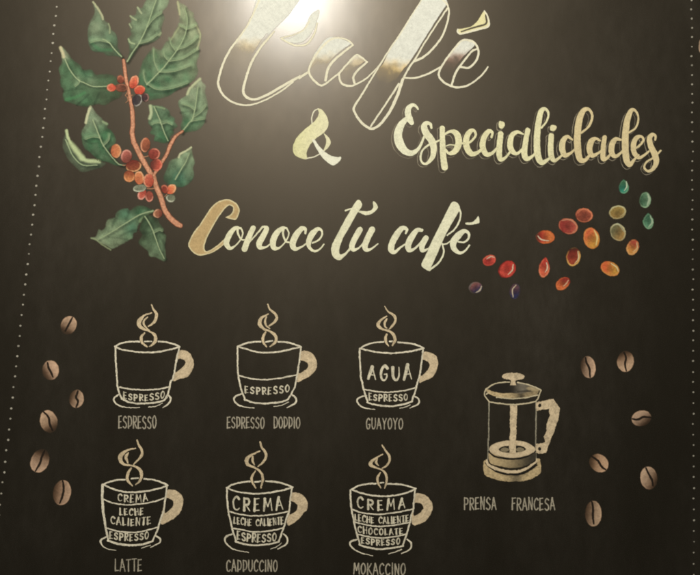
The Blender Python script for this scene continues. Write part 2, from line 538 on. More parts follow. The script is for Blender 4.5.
# toothed leaf right of the berries
leaf(Z(120,70,[(204,245),(258,250),(312,260),(345,288),(352,318),(384,338),(382,365),(404,395),(372,418),(380,440),(350,468),(345,498),(310,513),(270,504),(238,496),(242,458),(210,442),(226,408),(198,372),(206,325),(216,295)]),
     grad((108,140,100), (62,114,72), 152, 106, 165, 142, ((163, 118, 5, (70,84,58), .55),)),
     [Z(120,70,[(238,258),(275,340),(305,425),(336,495)]), Z(120,70,[(290,380),(330,370),(365,385)]), Z(120,70,[(285,370),(250,370),(225,385)])],
     folds=[(Z(120,70,[(300,330),(330,300),(345,320)]), 2.4, .3), (Z(120,70,[(325,440),(350,420),(375,420)]), 1.8, .3)],
     tips=[(Z(120,70,[(212,250),(218,300),(208,340)]), 2.8, .7, (186,196,154)), (Z(120,70,[(225,255),(262,258),(310,270)]), 1.8, .4, (150,172,128))])
# right upper, upright leaf
leaf(Z(120,70,[(562,58),(575,85),(598,108),(596,150),(602,185),(616,250),(602,320),(590,372),(552,415),(502,433),(440,432),(425,392),(436,345),(425,290),(410,250),(416,212),(462,180),(470,155),(485,125),(522,90)]),
     grad((172,184,140), (66,116,74), 197, 80, 190, 130, ((188, 105, 5, (116,146,100), .4), (200, 118, 5, (98,130,90), .5))),
     [Z(120,70,[(430,440),(480,375),(510,340),(530,240),(545,120)]), Z(120,70,[(512,335),(560,300),(600,255)]), Z(120,70,[(500,360),(550,350),(590,345)]), Z(120,70,[(520,280),(485,255),(440,240)])],
     folds=[(Z(120,70,[(425,300),(480,290),(515,300)]), 2.2, .35), (Z(120,70,[(540,300),(575,270),(605,265)]), 2, .25)],
     tips=[(Z(120,70,[(562,60),(525,95),(490,128),(470,170)]), 2.2, .55, (200,204,162))])
# leaf beside the stem, lower right
leaf(Z(140,130,[(358,118),(366,150),(372,190),(382,225),(372,270),(376,330),(345,370),(310,395),(250,400),(195,380),(168,350),(172,310),(190,270),(205,225),(235,205),(268,190),(280,160),(320,142)]),
     grad((150,170,124), (66,112,78), 188, 150, 175, 182, ((180, 176, 6, (60,122,96), .6), (167, 178, 5, (72,92,62), .6))),
     [Z(140,130,[(248,345),(285,280),(320,225),(345,165)])],
     tips=[(Z(140,130,[(358,122),(320,148),(282,168),(272,192)]), 1.8, .65, (206,206,166))])
# two lower leaves
leaf(Z(80,190,[(74,335),(110,326),(132,278),(150,285),(180,262),(190,212),(245,192),(252,165),(285,138),(335,130),(350,145),(385,118),(440,112),(512,146),(470,168),(432,208),(405,255),(398,290),(375,305),(370,335),(338,352),(290,382),(225,412),(205,400),(180,386),(130,362),(102,345)]),
     grad((148,164,120), (62,108,70), 98, 240, 140, 212, ((125, 212, 7, (64,122,92), .6), (132, 228, 7, (70,126,96), .6), (112, 235, 5, (130,158,112), .4), (135, 208, 4, (66,74,50), .5))),
     [Z(80,190,[(512,146),(440,165),(380,195),(300,245),(220,295),(130,345)])],
     folds=[(Z(80,190,[(225,260),(235,230),(250,200)]), 2.4, .4), (Z(80,190,[(285,320),(350,290),(400,280)]), 2.0, .35), (Z(80,190,[(340,150),(335,180),(320,205)]), 2.0, .3), (Z(80,190,[(200,330),(260,335),(330,345)]), 1.8, .25)],
     tips=[(Z(80,190,[(78,337),(110,345),(160,385),(215,420)]), 1.6, .45, (160,172,130)), (Z(80,190,[(420,220),(450,180),(510,148)]), 2.6, .35, (150,176,128))])
leaf(Z(80,190,[(452,175),(490,180),(520,190),(545,210),(562,240),(586,272),(578,300),(602,322),(594,380),(602,492),(570,492),(530,470),(488,462),(474,425),(432,392),(410,366),(436,312),(416,275),(432,222)]),
     grad((58,84,54), (116,142,100), 150, 220, 160, 258, ((142, 240, 5, (78,102,66), .5), (152, 255, 4, (140,162,118), .4))),
     [Z(80,190,[(455,185),(500,260),(530,340),(560,420),(590,480)]), Z(80,190,[(520,300),(555,285),(575,290)])], depth=LB + 1,
     folds=[(Z(80,190,[(440,300),(480,300),(510,290)]), 2.2, .35), (Z(80,190,[(560,330),(590,380),(580,440)]), 2.4, .4)])

def stem_col(x, y, d):
    c = mixc(lin((206, 148, 116)), lin((146, 92, 68)), sstep(-1.6, 0.2, d))
    n = vnoise(x, y, 1.3, 3.0)
    return c * (0.75 + 0.5 * n)[..., None]
st = Sheet()
st.stroke([*Z(50,0,[(515,420,20),(522,470,26),(530,540,26)]), *Z(50,70,[(535,80,24),(548,130,24),(556,175,26),(575,280,30),(580,380,32),(575,440,34),(588,510,36)]),
           *Z(80,130,[(385,100,36),(410,155,38),(445,220,38),(480,280,36),(520,345,34),(535,400,36),(565,470,38),(590,550,38)]), *Z(80,190,[(605,160,38),(640,205,40),(680,238,40),(702,250,34)])], stem_col, soft=.6)
st.stroke([*Z(140,130,[(300,8,16),(250,45,24),(215,100,28),(190,165,26),(155,225,24),(115,285,24),(95,320,24)])], stem_col, soft=.6)
for p in ([(540,160,7),(528,180,6),(532,185,5)], [(545,170,7),(570,178,7),(578,176,5)], [(540,190,7),(545,215,6),(530,232,4)], [(520,150,6),(500,142,5)]):
    st.stroke(Z(50,70,p), (178,128,96), alpha=.8, soft=.5)
for p in ([(440,190,9),(470,185,9),(490,178,8)], [(470,410,7),(500,412,8),(525,408,9)], [(525,360,8),(533,340,7),(530,322,6)], [(595,465,7),(610,450,6)], [(320,246,7),(300,247,7)]):
    st.stroke(Z(80,130,p), (178,128,98), alpha=.8, soft=.5)
st.build('stem', M_PASTEL, branch, LB + 4)

def round_shade(cx, cy, r, cA, cB, ga, rim, ra, rimw=0.7, fade=None):
    """pastel berry: cA to cB across direction ga, a rim of another pigment on side ra"""
    A_, B_, R_ = lin(cA), lin(cB), lin(rim)
    gx, gy = math.cos(math.radians(ga)), math.sin(math.radians(ga))
    rx_, ry_ = math.cos(math.radians(ra)), math.sin(math.radians(ra))
    def f(x, y, d):
        u, v = (x - cx) / r, (y - cy) / r
        c = mixc(A_, B_, sstep(-0.8, 0.8, u * gx + v * gy))
        side = np.clip(u * rx_ + v * ry_ + 0.35, 0, 1)
        c = mixc(c, R_, np.clip(sstep(-2.0, -0.5, d) * side * 1.5 * rimw, 0, 1))
        n = vnoise(x, y, 1.0, 6.0) * .6 + vnoise(x, y, 2.3, 1.0) * .4
        c = c * (0.68 + 0.58 * n)[..., None]
        return c * .96 + c.mean(-1, keepdims=True) * .04
    return f

def berry(x0, y0, cx, cy, rx, ry, ang, cA, cB, ga, rim, ra, k, shine=None, s=7.0, label=None):
    px, py = x0 + cx / s, y0 + cy / s
    sh = Sheet()
    sh.ellipse(px, py, rx / s, ry / s, ang, round_shade(px, py, (rx + ry) / 2 / s, cA, cB, ga, rim, ra, .95), alpha=.96, soft=.7, jit=.45)
    o = sh.build('berry', M_PASTEL, branch, LB + 6 + k * .5)
    if label:
        o['label'] = label
OR, RO, DR, TN = (212,118,78), (206,96,74), (128,58,44), (208,150,104)
BER = [
 (50,70,495,65,24,28,-30, (150,80,58),(120,62,46),90,(176,108,80),-90),
 (50,70,500,125,46,28,5, (130,74,56),(96,60,44),0,(150,96,74),-60),
 (50,70,430,125,32,26,0, (214,96,68),(196,84,60),0,(222,140,108),180),
 (50,70,612,212,34,44,20, (74,66,64),(56,50,54),180,(170,164,154),20),
 (50,70,668,192,26,30,-10, (84,56,56),(62,48,50),90,(150,110,100),0),
 (50,70,588,85,30,46,22, (222,118,84),(200,78,54),60,(232,158,122),-60),
 (50,70,628,140,38,32,-10, (216,92,62),(190,66,44),90,(224,128,94),-90),
 (80,130,253,148,36,48,0, (214,134,86),(184,104,66),180,(222,160,112),0),
 (80,130,325,185,38,46,10, (176,98,84),(126,66,54),60,(214,146,128),-120),
 (80,130,345,325,38,40,0, (150,76,48),(204,128,76),100,(220,150,98),90),
 (80,130,375,252,54,42,-10, (116,48,36),(150,78,50),80,(222,164,114),70),
 (80,130,480,355,36,48,0, (204,104,78),(176,76,54),60,(224,150,116),180),
 (80,130,415,335,34,46,-8, (216,132,84),(196,108,68),90,(232,172,124),-60),
 (80,130,458,105,34,50,8, (170,96,66),(126,70,48),70,(214,146,110),180),
 (80,130,520,168,40,38,0, (150,66,54),(128,54,42),90,(206,124,100),-20),
 (80,130,535,245,42,42,0, (104,52,42),(196,86,66),10,(220,124,98),20),
 (80,130,435,452,28,40,30, (204,100,80),(170,72,56),-60,(230,160,140),120),
 (80,130,485,466,28,38,-5, (146,70,54),(160,80,62),60,(214,140,118),100),
 (80,130,418,408,46,26,-8, (110,116,96),(134,138,116),-60,(182,184,160),100),
 (80,130,594,414,24,30,-25, (120,50,38),(150,66,48),30,(196,110,84),-60),
 (80,130,640,415,30,38,40, (226,138,88),(214,100,66),160,(236,176,128),-40),
 (80,130,635,478,32,28,10, (104,108,88),(128,132,108),40,(190,190,166),130),
 (80,190,545,165,32,30,-30, (128,70,52),(170,110,80),180,(220,164,128),180)]
for k, b in enumerate(BER):
    lab = 'dark bluish black berry' if k == 3 else 'unripe grey green berry' if k in (18, 21) else None
    berry(*b, k % 5, label=lab)
for k, (x0, y0, p) in enumerate([(80,130,[(355,240),(380,272),(415,258)])]):
    pass

# ------------------------------------------------------------------ lettering helpers
def letter(parent, name, strokes=(), fills=(), colour=CREAM, halo=True, depth=2, x0=0, y0=0, s=7.0, wmul=1.0, extra=None):
    sh = Sheet()
    for p in fills:
        sh.fill(Z(x0, y0, p, s), colour, soft=.5)
    for p in strokes:
        sh.stroke(Z(x0, y0, p, s), colour, soft=.4, wmul=wmul)
    if extra:
        extra(sh)
    if halo:
        sh.echo(-2.3, 2.2, 0.7, HALO, .42)
    return sh.build(name, M_CHALK, parent, depth)

def chalk_fill(cA, cB, x0, x1, edge=None, ew=1.0):
    A_, B_ = lin(cA), lin(cB)
    def f(x, y, d):
        c = mixc(A_, B_, np.clip((x - x0) / (x1 - x0), 0, 1))
        if edge is not None:
            c = mixc(c, lin(edge), sstep(-ew - .8, -ew * .4, d) * .85)
        n = vnoise(x, y, 1.4, 2.0) * .5 + vnoise(x, y, 5.0, 7.0) * .5
        return c * (0.84 + .28 * n)[..., None]
    return f

# ------------------------------------------------------------------ "Café": outlined letters with a fading white fill
cafe = thing('lettering', 'large outlined chalk word Café with faded white fill, under the lamp glare', 'lettering', 350, 133)
OUT = (230, 224, 198)
FILLC = (226, 226, 214)
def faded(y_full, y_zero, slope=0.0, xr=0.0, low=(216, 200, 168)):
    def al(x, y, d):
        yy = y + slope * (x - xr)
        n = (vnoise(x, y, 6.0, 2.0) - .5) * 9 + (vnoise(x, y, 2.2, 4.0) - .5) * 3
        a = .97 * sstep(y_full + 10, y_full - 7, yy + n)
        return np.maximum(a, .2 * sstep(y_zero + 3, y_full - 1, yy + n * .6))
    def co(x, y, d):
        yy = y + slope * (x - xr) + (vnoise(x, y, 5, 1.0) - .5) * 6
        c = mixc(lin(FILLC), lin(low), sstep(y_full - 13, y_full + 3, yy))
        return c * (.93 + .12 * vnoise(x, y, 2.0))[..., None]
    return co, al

def cafe_letter(name, lines, fills, depth, gaps=(), accent=None):
    f = Sheet()
    for poly, (co, al) in fills:
        f.fill(poly, co, alpha=al, soft=.55)
    for g in gaps:
        f.stroke(g, (0, 0, 0), erase=True, soft=.45)
    for p in lines:
        f.stroke(p, OUT, soft=.5, jit=.35)
    return f.build(name, M_CHALK, cafe, depth)

# C
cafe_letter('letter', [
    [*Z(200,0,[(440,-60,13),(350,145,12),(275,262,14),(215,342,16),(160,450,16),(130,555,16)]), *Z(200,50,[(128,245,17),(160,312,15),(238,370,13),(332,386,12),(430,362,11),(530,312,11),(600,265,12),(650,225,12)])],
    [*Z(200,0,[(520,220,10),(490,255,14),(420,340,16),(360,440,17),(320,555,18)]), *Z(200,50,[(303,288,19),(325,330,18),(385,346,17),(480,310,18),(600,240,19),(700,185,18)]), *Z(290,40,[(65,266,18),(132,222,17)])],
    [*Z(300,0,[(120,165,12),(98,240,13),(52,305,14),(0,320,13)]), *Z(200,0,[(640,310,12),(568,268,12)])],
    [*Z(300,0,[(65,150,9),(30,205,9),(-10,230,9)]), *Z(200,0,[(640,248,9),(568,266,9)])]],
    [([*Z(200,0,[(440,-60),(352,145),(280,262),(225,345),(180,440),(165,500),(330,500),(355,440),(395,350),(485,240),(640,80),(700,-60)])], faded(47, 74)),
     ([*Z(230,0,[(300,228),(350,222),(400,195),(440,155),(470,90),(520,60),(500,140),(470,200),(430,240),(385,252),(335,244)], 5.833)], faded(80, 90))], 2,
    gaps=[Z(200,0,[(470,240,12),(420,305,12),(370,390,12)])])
# a
cafe_letter('letter', [
    [*Z(300,0,[(372,315,11),(335,282,12),(262,265,12),(205,285,13),(150,335,14),(100,405,15),(70,460,15)]), *Z(290,40,[(132,215,15),(142,250,15),(172,288,15),(217,318,15),(262,298,14),(305,262,13),(342,235,12)])],
    Z(290,40,[(438,38,13),(380,82,16),(312,140,18),(268,200,19),(248,282,18)]),
    Z(290,40,[(340,238,14),(400,170,14),(462,106,13),(500,122,12),(540,154,12)]),
    Z(290,40,[(540,154,14),(478,208,16),(445,258,17),(450,302,16)]),
    Z(290,40,[(344,235,14),(346,275,15),(368,310,15),(412,322,15),(458,312,14),(525,276,12),(585,222,11),(632,170,10),(650,140,8)])],
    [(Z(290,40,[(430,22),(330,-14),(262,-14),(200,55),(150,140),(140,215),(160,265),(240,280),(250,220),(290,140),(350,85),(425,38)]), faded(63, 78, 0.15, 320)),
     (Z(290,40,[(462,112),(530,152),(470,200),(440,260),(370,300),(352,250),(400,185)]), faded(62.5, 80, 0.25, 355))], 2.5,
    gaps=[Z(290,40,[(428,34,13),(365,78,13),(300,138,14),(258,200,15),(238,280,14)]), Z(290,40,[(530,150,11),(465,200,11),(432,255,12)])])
# f
cafe_letter('letter', [
    [*Z(400,0,[(170,-30,9),(100,80,9),(0,240,10)]), *Z(340,50,[(345,0,11),(255,145,12),(150,318,14),(97,405,16),(110,450,16),(150,508,17),(205,548,18),(245,546,18),(292,508,19),(350,428,20),(400,322,22),(440,205,20)])],
    Z(340,50,[(215,535,13),(265,460,13),(335,355,13),(412,238,15)]),
    [*Z(340,50,[(425,245,14),(448,190,14),(492,110,14)]), *Z(400,0,[(100,425,13),(170,305,12),(240,195,11),(332,58,12)])],
    Z(400,0,[(290,-10,12),(330,32,13),(342,85,13),(330,160,13),(292,260,14),(222,350,15),(160,402,17),(105,428,16)])],
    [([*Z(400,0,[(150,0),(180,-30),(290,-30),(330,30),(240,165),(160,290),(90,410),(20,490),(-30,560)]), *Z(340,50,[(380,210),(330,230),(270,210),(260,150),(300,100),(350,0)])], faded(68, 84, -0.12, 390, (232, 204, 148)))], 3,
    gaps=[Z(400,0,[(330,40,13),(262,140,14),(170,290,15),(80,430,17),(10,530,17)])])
# é
E_ = cafe_letter('letter', [
    Z(400,40,[(26,266,11),(100,266,13),(190,240,13),(288,188,13)]),
    [*Z(400,0,[(500,290,12),(455,278,12),(420,295,13),(345,385,14),(295,460,14)]), *Z(400,40,[(272,228,15),(276,262,15),(312,300,15),(352,320,15),(405,332,14),(480,316,13),(560,258,12),(602,210,12),(614,190,11)])],
    [*Z(400,0,[(455,280,12),(500,285,13),(535,318,14),(550,370,15),(530,430,15),(482,474,15),(425,470,14)])],
    Z(400,0,[(538,342,11),(500,362,13),(430,450,15),(385,520,16),(360,600,15)])],
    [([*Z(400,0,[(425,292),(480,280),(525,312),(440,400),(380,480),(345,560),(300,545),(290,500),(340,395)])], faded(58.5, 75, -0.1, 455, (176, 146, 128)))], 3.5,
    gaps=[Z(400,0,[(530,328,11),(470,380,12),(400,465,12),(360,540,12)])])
sub_of(E_)
ac = Sheet()
ac.fill(Z(400,0,[(588,80),(610,120),(616,180),(545,205),(425,236),(402,222),(405,206),(490,190),(535,155),(560,120)]), (226, 218, 168), soft=.5)
ac.stroke(Z(400,0,[(600,105,12),(602,165,12),(530,190,12),(430,222,10)]), (0,0,0), erase=True, soft=.45)
ac.stroke(Z(400,0,[(590,78,11),(612,115,11),(620,182,13),(545,207,13),(425,238,12),(402,222,11),(405,207,10)]), OUT, soft=.5)
ac.build('accent', M_CHALK, E_, 4.2)

# ------------------------------------------------------------------ ampersand
amp = Sheet()
AC = chalk_fill((226, 222, 170), (236, 230, 196), 292, 342)
amp.stroke(Z(280,100,[(268,62,8),(240,78,9),(222,122,9),(224,165,9)]), OUT, soft=.5)
amp.stroke(Z(280,100,[(180,410,10),(240,398,8),(280,376,8),(312,352,10)]), OUT, soft=.5)
amp.fill(Z(280,100,[(262,62),(290,66),(318,98),(336,135),(337,180),(312,225),(255,268),(210,315),(187,365),(187,412),(140,406),(104,386),(90,350),(95,308),(120,262),(170,208),(225,165),(255,130),(272,90)]), AC, soft=.55)
amp.fill(Z(280,100,[(306,234),(338,258),(356,298),(337,335),(304,357),(320,312),(322,272)]), AC, soft=.55)
amp.fill(Z(280,100,[(226,282),(242,278),(272,320),(312,360),(350,386),(400,400),(428,398),(424,420),(390,452),(365,456),(320,426),(280,382),(255,340)]), (238, 236, 214), soft=.55)
tag(amp.build('ampersand', M_CHALK, None, 2), 'cream chalk ampersand between Café and Especialidades', 'ampersand')

# ------------------------------------------------------------------ "Especialidades"
esp = thing('lettering', 'cream brush script word Especialidades with thin echo outlines', 'lettering', 527, 170)
EC = chalk_fill((234, 230, 192), (212, 180, 136), 440, 600)
def esp_col(x, y, d):
    c = mixc(lin((236,234,204)), lin((232,226,182)), sstep(395, 470, x))
    c = mixc(c, lin((220,202,156)), sstep(545, 572, x))
    n = vnoise(x, y, 1.3, 2.0) * .5 + vnoise(x, y, 4.0, 7.0) * .5
    return c * (0.84 + .28 * n)[..., None]
A0, B0, C0, D0 = (380, 95), (470, 100), (540, 95), (590, 110)
ESP = [
 (A0, [[(266,100,13),(250,78,18),(225,72,28),(200,95,40),(195,130,44),(208,170,46),(220,195,34)], [(185,168,34),(148,210,50),(126,280,60),(140,345,64),(175,392,50),(220,408,38),(262,385,26),(290,340,20),(308,292,15)]]),
 (A0, [[(360,232,16),(352,205,22),(325,198,32),(308,225,44),(325,270,52),(360,320,52),(376,380,46),(362,445,32),(322,482,18),(292,470,16),(284,430,15),(300,385,14),(340,350,14),(385,332,14),(415,318,13)]]),
 (A0, [[(436,232,36),(437,320,40),(442,420,44),(452,505,48)], [(445,280,14),(490,256,22),(532,268,42),(550,315,48),(543,365,46),(515,402,38),(480,408,20),(462,385,14)], [(465,358,9),(490,348,9),(520,352,9)], [(560,340,14),(592,340,14)]]),
 (A0, [[(600,348,15),(645,318,16),(670,280,17),(655,248,22),(625,262,36),(603,310,44),(608,368,44),(638,412,38),(680,405,26),(722,372,18)]]),
 (B0, [[(150,262,16),(156,230,20),(130,220,34),(98,265,42),(88,325,42),(112,378,38),(150,375,24),(188,338,16)]]),
 (B0, [[(214,238,40),(206,320,42),(204,385,42),(216,418,30),(252,400,18),(282,362,15)]]),
 (B0, [[(372,238,13),(330,225,24),(292,252,38),(280,318,42),(298,362,36),(330,376,24),(365,345,16)], [(404,212,36),(388,300,38),(380,375,44),(396,412,36),(432,398,20),(458,372,15)]]),
 (B0, [[(500,196,14),(538,145,14),(548,92,16),(525,62,22),(497,82,38),(476,180,44),(468,290,46),(474,385,48),(498,436,40),(535,424,24),(572,395,15)]]),
 (B0, [[(568,250,38),(564,330,40),(570,395,40),(590,425,28),(620,408,18),(652,380,14)]]),
 (C0, [[(225,312,14),(190,292,26),(160,325,42),(155,380,44),(175,422,34),(212,408,20),(240,384,15)], [(290,265,14),(342,218,16),(366,150,18),(342,102,20),(305,108,36),(276,170,46),(262,280,48),(264,380,48),(280,450,42),(312,458,28),(352,416,17)]]),
 (C0, [[(420,320,14),(386,306,24),(356,330,42),(346,388,42),(366,424,32),(400,412,20),(432,388,14)], [(452,298,32),(442,370,36),(442,445,36),(468,442,22),(502,405,15)]]),
 (C0, [[(566,315,14),(530,310,30),(505,345,42),(500,400,40),(526,430,28),(560,410,18),(582,385,14)], [(620,265,12),(668,230,14),(688,170,14),(672,115,16),(640,108,30),(612,170,44),(598,270,48),(597,380,48),(606,455,46),(628,488,34),(662,450,17),(690,420,13)]]),
 (D0, [[(302,278,13),(345,250,16),(374,212,17),(358,186,20),(325,196,32),(304,240,38),(310,300,36),(342,334,26),(380,316,18),(412,290,13)]]),
 (D0, [[(456,208,14),(458,182,18),(435,172,26),(416,202,38),(428,258,42),(454,312,44),(464,365,38),(440,412,26),(405,428,18),(380,402,15),(398,362,14),(450,330,14),(495,285,12)]]),
]
for i, (o, strokes) in enumerate(ESP):
    L = letter(esp, 'letter', strokes, colour=esp_col, x0=o[0], y0=o[1], depth=12 - i * .7, wmul=.97)
    if i == 5:
        sub_of(L)
        d = Sheet(); d.fill(Z(*B0, [(205,150),(235,155),(244,172),(228,200),(203,192)]), esp_col); d.echo(-2.0, 1.8, .8, HALO, .45); d.build('dot', M_CHALK, L, 12 - i * .7)
    if i == 8:
        sub_of(L)
        d = Sheet(); d.fill(Z(*B0, [(566,178),(600,180),(607,195),(585,220),(561,210)]), esp_col); d.echo(-2.0, 1.8, .8, HALO, .45); d.build('dot', M_CHALK, L, 12 - i * .7)

# ------------------------------------------------------------------ "Conoce tú café"
con = thing('lettering', 'slanted cream script line Conoce tú café with a tan capital', 'lettering', 330, 272)
G0, H0, K0, Q0 = (180, 190), (260, 190), (320, 190), (390, 195)
CC = chalk_fill((236, 232, 196), (238, 235, 204), 220, 470)
CT = chalk_fill((196, 168, 120), (196, 168, 120), 180, 260, edge=(228, 216, 172), ew=1.1)
def con_letter(origin, strokes=(), fills=(), colour=CC, depth=2, parent=con):
    return letter(parent, 'letter', strokes, fills, colour, False, depth, *origin)
def word(name):
    o = bpy.data.objects.new(name, None); COL.objects.link(o); o.parent = con; o['_o'] = con['_o']; ROOTS.append(o)
    return o
w1, w2, w3 = word('word'), word('word'), word('word')
con_letter(G0, fills=[[(58,380),(75,335),(100,290),(140,240),(175,185),(220,120),(260,85),(310,66),(350,68),(395,95),(417,135),(412,172),(390,208),(350,203),(317,191),(350,175),(368,150),(372,125),(355,108),(335,112),(300,150),(255,215),(215,285),(185,345),(170,400),(182,428),(215,418),(260,388),(310,345),(326,360),(280,405),(230,437),(180,453),(135,459),(95,441),(70,412)]], colour=CT, parent=w1)
con_letter(G0, [[(420,268,14),(392,264,24),(358,295,36),(333,340,40),(325,375,40),(348,408,26),(385,392,12),(425,345,10),(440,300,10),(425,266,12)], [(402,268,18),(408,310,14),(430,345,10),(460,350,9)]], depth=2.6, parent=w1)
con_letter(G0, [[(512,266,36),(485,325,40),(452,412,42)], [(470,385,9),(520,328,10),(580,258,14)], [(590,258,18),(608,270,32),(585,318,40),(555,370,42),(560,402,32),(600,400,13),(645,368,10)]], depth=3.2, parent=w1)
con_letter(H0, [[(185,266,12),(155,268,26),(118,300,40),(92,355,44),(98,405,34),(140,402,13),(185,350,10),(202,305,10),(190,272,10)], [(165,272,18),(162,310,14),(180,358,14),(212,368,9)]], depth=3.8, parent=w1)
con_letter(H0, [[(318,304,14),(318,275,22),(292,270,34),(252,318,44),(228,378,44),(246,412,30),(288,400,14),(334,368,10)]], depth=4.4, parent=w1)
con_letter(H0, [[(368,370,11),(408,352,12),(434,314,14),(430,282,16),(402,274,28),(366,308,42),(342,358,38),(346,402,24),(382,428,15),(420,412,13),(448,380,9)]], depth=5.0, parent=w1)
con_letter(K0, [[(180,143,13),(212,132,11),(232,130,10)]], [[(262,70),(295,106),(256,170),(206,260),(160,340),(138,400),(136,445),(152,452),(190,426),(214,392),(222,408),(190,446),(150,485),(125,491),(95,471),(78,430),(82,390),(100,350),(150,255),(200,165)], [(266,152),(290,165),(320,177),(355,170),(390,145),(406,120),(396,98),(378,78),(370,86),(373,120),(355,143),(320,149),(282,146)]], depth=2.6, parent=w2)
con_letter(K0, [[(280,278,40),(252,325,42),(224,388,38),(233,418,28),(265,410,14),(302,375,12)], [(365,278,44),(338,328,42),(316,385,42),(322,418,30),(356,414,15),(404,378,9)]], depth=3.2, parent=w2)
con_letter(Q0, [[(110,268,12),(118,240,20),(85,233,34),(45,280,44),(14,340,44),(8,382,42),(32,400,26),(72,368,14),(112,342,11)]], depth=2.6, parent=w3)
con_letter(Q0, [[(222,247,22),(190,247,32),(155,290,44),(128,345,44),(132,385,34),(162,382,18),(205,345,13),(240,300,12)], [(252,302,38),(226,350,40),(225,388,28),(262,380,12),(280,362,8)]], depth=3.2, parent=w3)
con_letter(Q0, [[(482,90,11),(495,130,12),(482,190,12),(450,242,12),(402,282,11)], [(366,340,10),(376,400,12),(356,452,13),(322,490,13),(275,526,14)], [(368,345,10),(400,340,10),(442,305,9)]], [[(440,46),(474,60),(490,95),(468,140),(420,222),(375,310),(330,412),(290,500),(270,530),(230,506),(220,485),(255,410),(300,310),(360,190),(415,80)]], depth=4.2, parent=w3)
LE = con_letter(Q0, [[(478,328,11),(520,330,13),(550,302,15),(550,268,18),(520,252,28),(480,282,46),(444,330,46),(446,372,38),(482,404,24),(522,394,14),(556,352,12)]], depth=5.2, parent=w3)
# the accent belongs to the last letter and lies beside it in the word
con_accent = Sheet(); con_accent.fill(Z(*Q0, [(618,148),(627,192),(612,200),(560,209),(530,205),(530,194),(575,190),(605,165)]), CC); con_accent.build('accent', M_CHALK, w3, 2.6)

# ------------------------------------------------------------------ hand printed capitals
GL = {
 'A': [[(0,1),(.45,0)], [(.45,0),(1,1)], [(.2,.66),(.8,.64)]],
 'C': [[(.95,.16),(.62,.0),(.2,.2),(.06,.55),(.25,.93),(.62,1),(.95,.86)]],
 'D': [[(.08,0),(.1,1)], [(.08,.02),(.7,.1),(.95,.5),(.7,.92),(.1,.98)]],
 'E': [[(.1,.02),(.08,1)], [(.1,.04),(.85,0)], [(.1,.5),(.72,.47)], [(.08,.98),(.9,.95)]],
 'F': [[(.12,0),(.1,1)], [(.12,.04),(.95,0)], [(.12,.5),(.75,.45)]],
 'G': [[(.9,.16),(.58,0),(.2,.2),(.08,.6),(.3,.98),(.7,.98),(.9,.75),(.88,.58)], [(.88,.58),(.55,.6)]],
 'H': [[(.1,0),(.1,1)], [(.9,0),(.9,1)], [(.1,.5),(.9,.48)]],
 'I': [[(.5,0),(.5,1)]],
 'K': [[(.1,0),(.1,1)], [(.9,.02),(.15,.55)], [(.3,.48),(.95,1)]],
 'L': [[(.15,0),(.12,.98)], [(.12,.98),(.9,.95)]],
 'M': [[(.02,1),(.16,0)], [(.16,0),(.5,.65)], [(.5,.65),(.84,0)], [(.84,0),(.98,1)]],
 'N': [[(.1,1),(.12,0)], [(.12,0),(.86,1)], [(.86,1),(.9,0)]],
 'O': [[(.5,0),(.15,.2),(.06,.55),(.25,.95),(.55,1),(.88,.75),(.94,.4),(.75,.06),(.5,0)]],
 'P': [[(.12,0),(.12,1)], [(.12,.03),(.7,.06),(.92,.3),(.7,.54),(.12,.58)]],
 'p': [[(.12,0),(.12,1)], [(.12,.03),(.7,.08),(.92,.45),(.7,.8),(.14,.86)]],
 'R': [[(.12,0),(.12,1)], [(.12,.03),(.7,.05),(.9,.27),(.68,.5),(.14,.54)], [(.35,.54),(.95,1)]],
 'S': [[(.88,.14),(.55,0),(.18,.16),(.2,.38),(.55,.5),(.88,.68),(.8,.92),(.45,1),(.08,.88)]],
 'T': [[(.5,.02),(.5,1)], [(.02,.04),(.98,0)]],
 'U': [[(.08,0),(.1,.7),(.35,1),(.68,.96),(.9,.65),(.92,0)]],
 'Y': [[(.05,0),(.5,.5)], [(.95,0),(.5,.5),(.45,1)]],
}
WID = {'I': .35, 'M': 1.25, 'O': 1.02, 'E': .85, 'L': .8, ' ': .8, 'T': .9, 'F': .85}

def write(sheet, text, x0, x1, yl, ym, yr, h, w, colour, contrast=.42, gap=.4, alpha=.95, slant=0.0, hv=0.09):
    """capitals from x0 to x1; baseline passes yl, ym, yr (left, middle, right)"""
    ws = [WID.get(c.upper(), 1.0) for c in text]
    tot = sum(ws) + gap * (len(text) - 1)
    k = (x1 - x0) / tot
    x = x0
    for c, cw in zip(text, ws):
        if c != ' ':
            gh = h * (1 + rng.uniform(-hv, hv))
            dy = rng.uniform(-.03, .03) * h
            tilt = rng.uniform(-.07, .07) * (0 if contrast > .7 else 1)
            for i, pl in enumerate(GL[c]):
                pts = []
                for (a, b) in pl:
                    X = x + a * cw * k + (slant + tilt) * (.5 - b) * h
                    t = (X - x0) / (x1 - x0)
                    base = yl * (1 - t) * (1 - 2 * t) + ym * 4 * t * (1 - t) + yr * t * (2 * t - 1)
                    pts.append((X, base - (1 - b) * gh + dy))
                round_ = len(pl) > 4
                n = len(pts)
                P = []
                for j, p in enumerate(pts):
                    if round_:
                        f = 1.0 - (1 - contrast) * (j / (n - 1)) if c in 'CGOU' else (.75 + .25 * contrast)
                    else:
                        f = (.8 + .35 * j / (n - 1)) if i == 0 else contrast
                    P.append((p[0], p[1], w * f))
                if len(P) == 3 or (len(P) > 2 and not round_):
                    sheet.stroke(P, colour, alpha=alpha, soft=.45, jit=.25)
                else:
                    sheet.stroke(P, colour, alpha=alpha, soft=.45, jit=.25)
        x += (cw + gap) * k

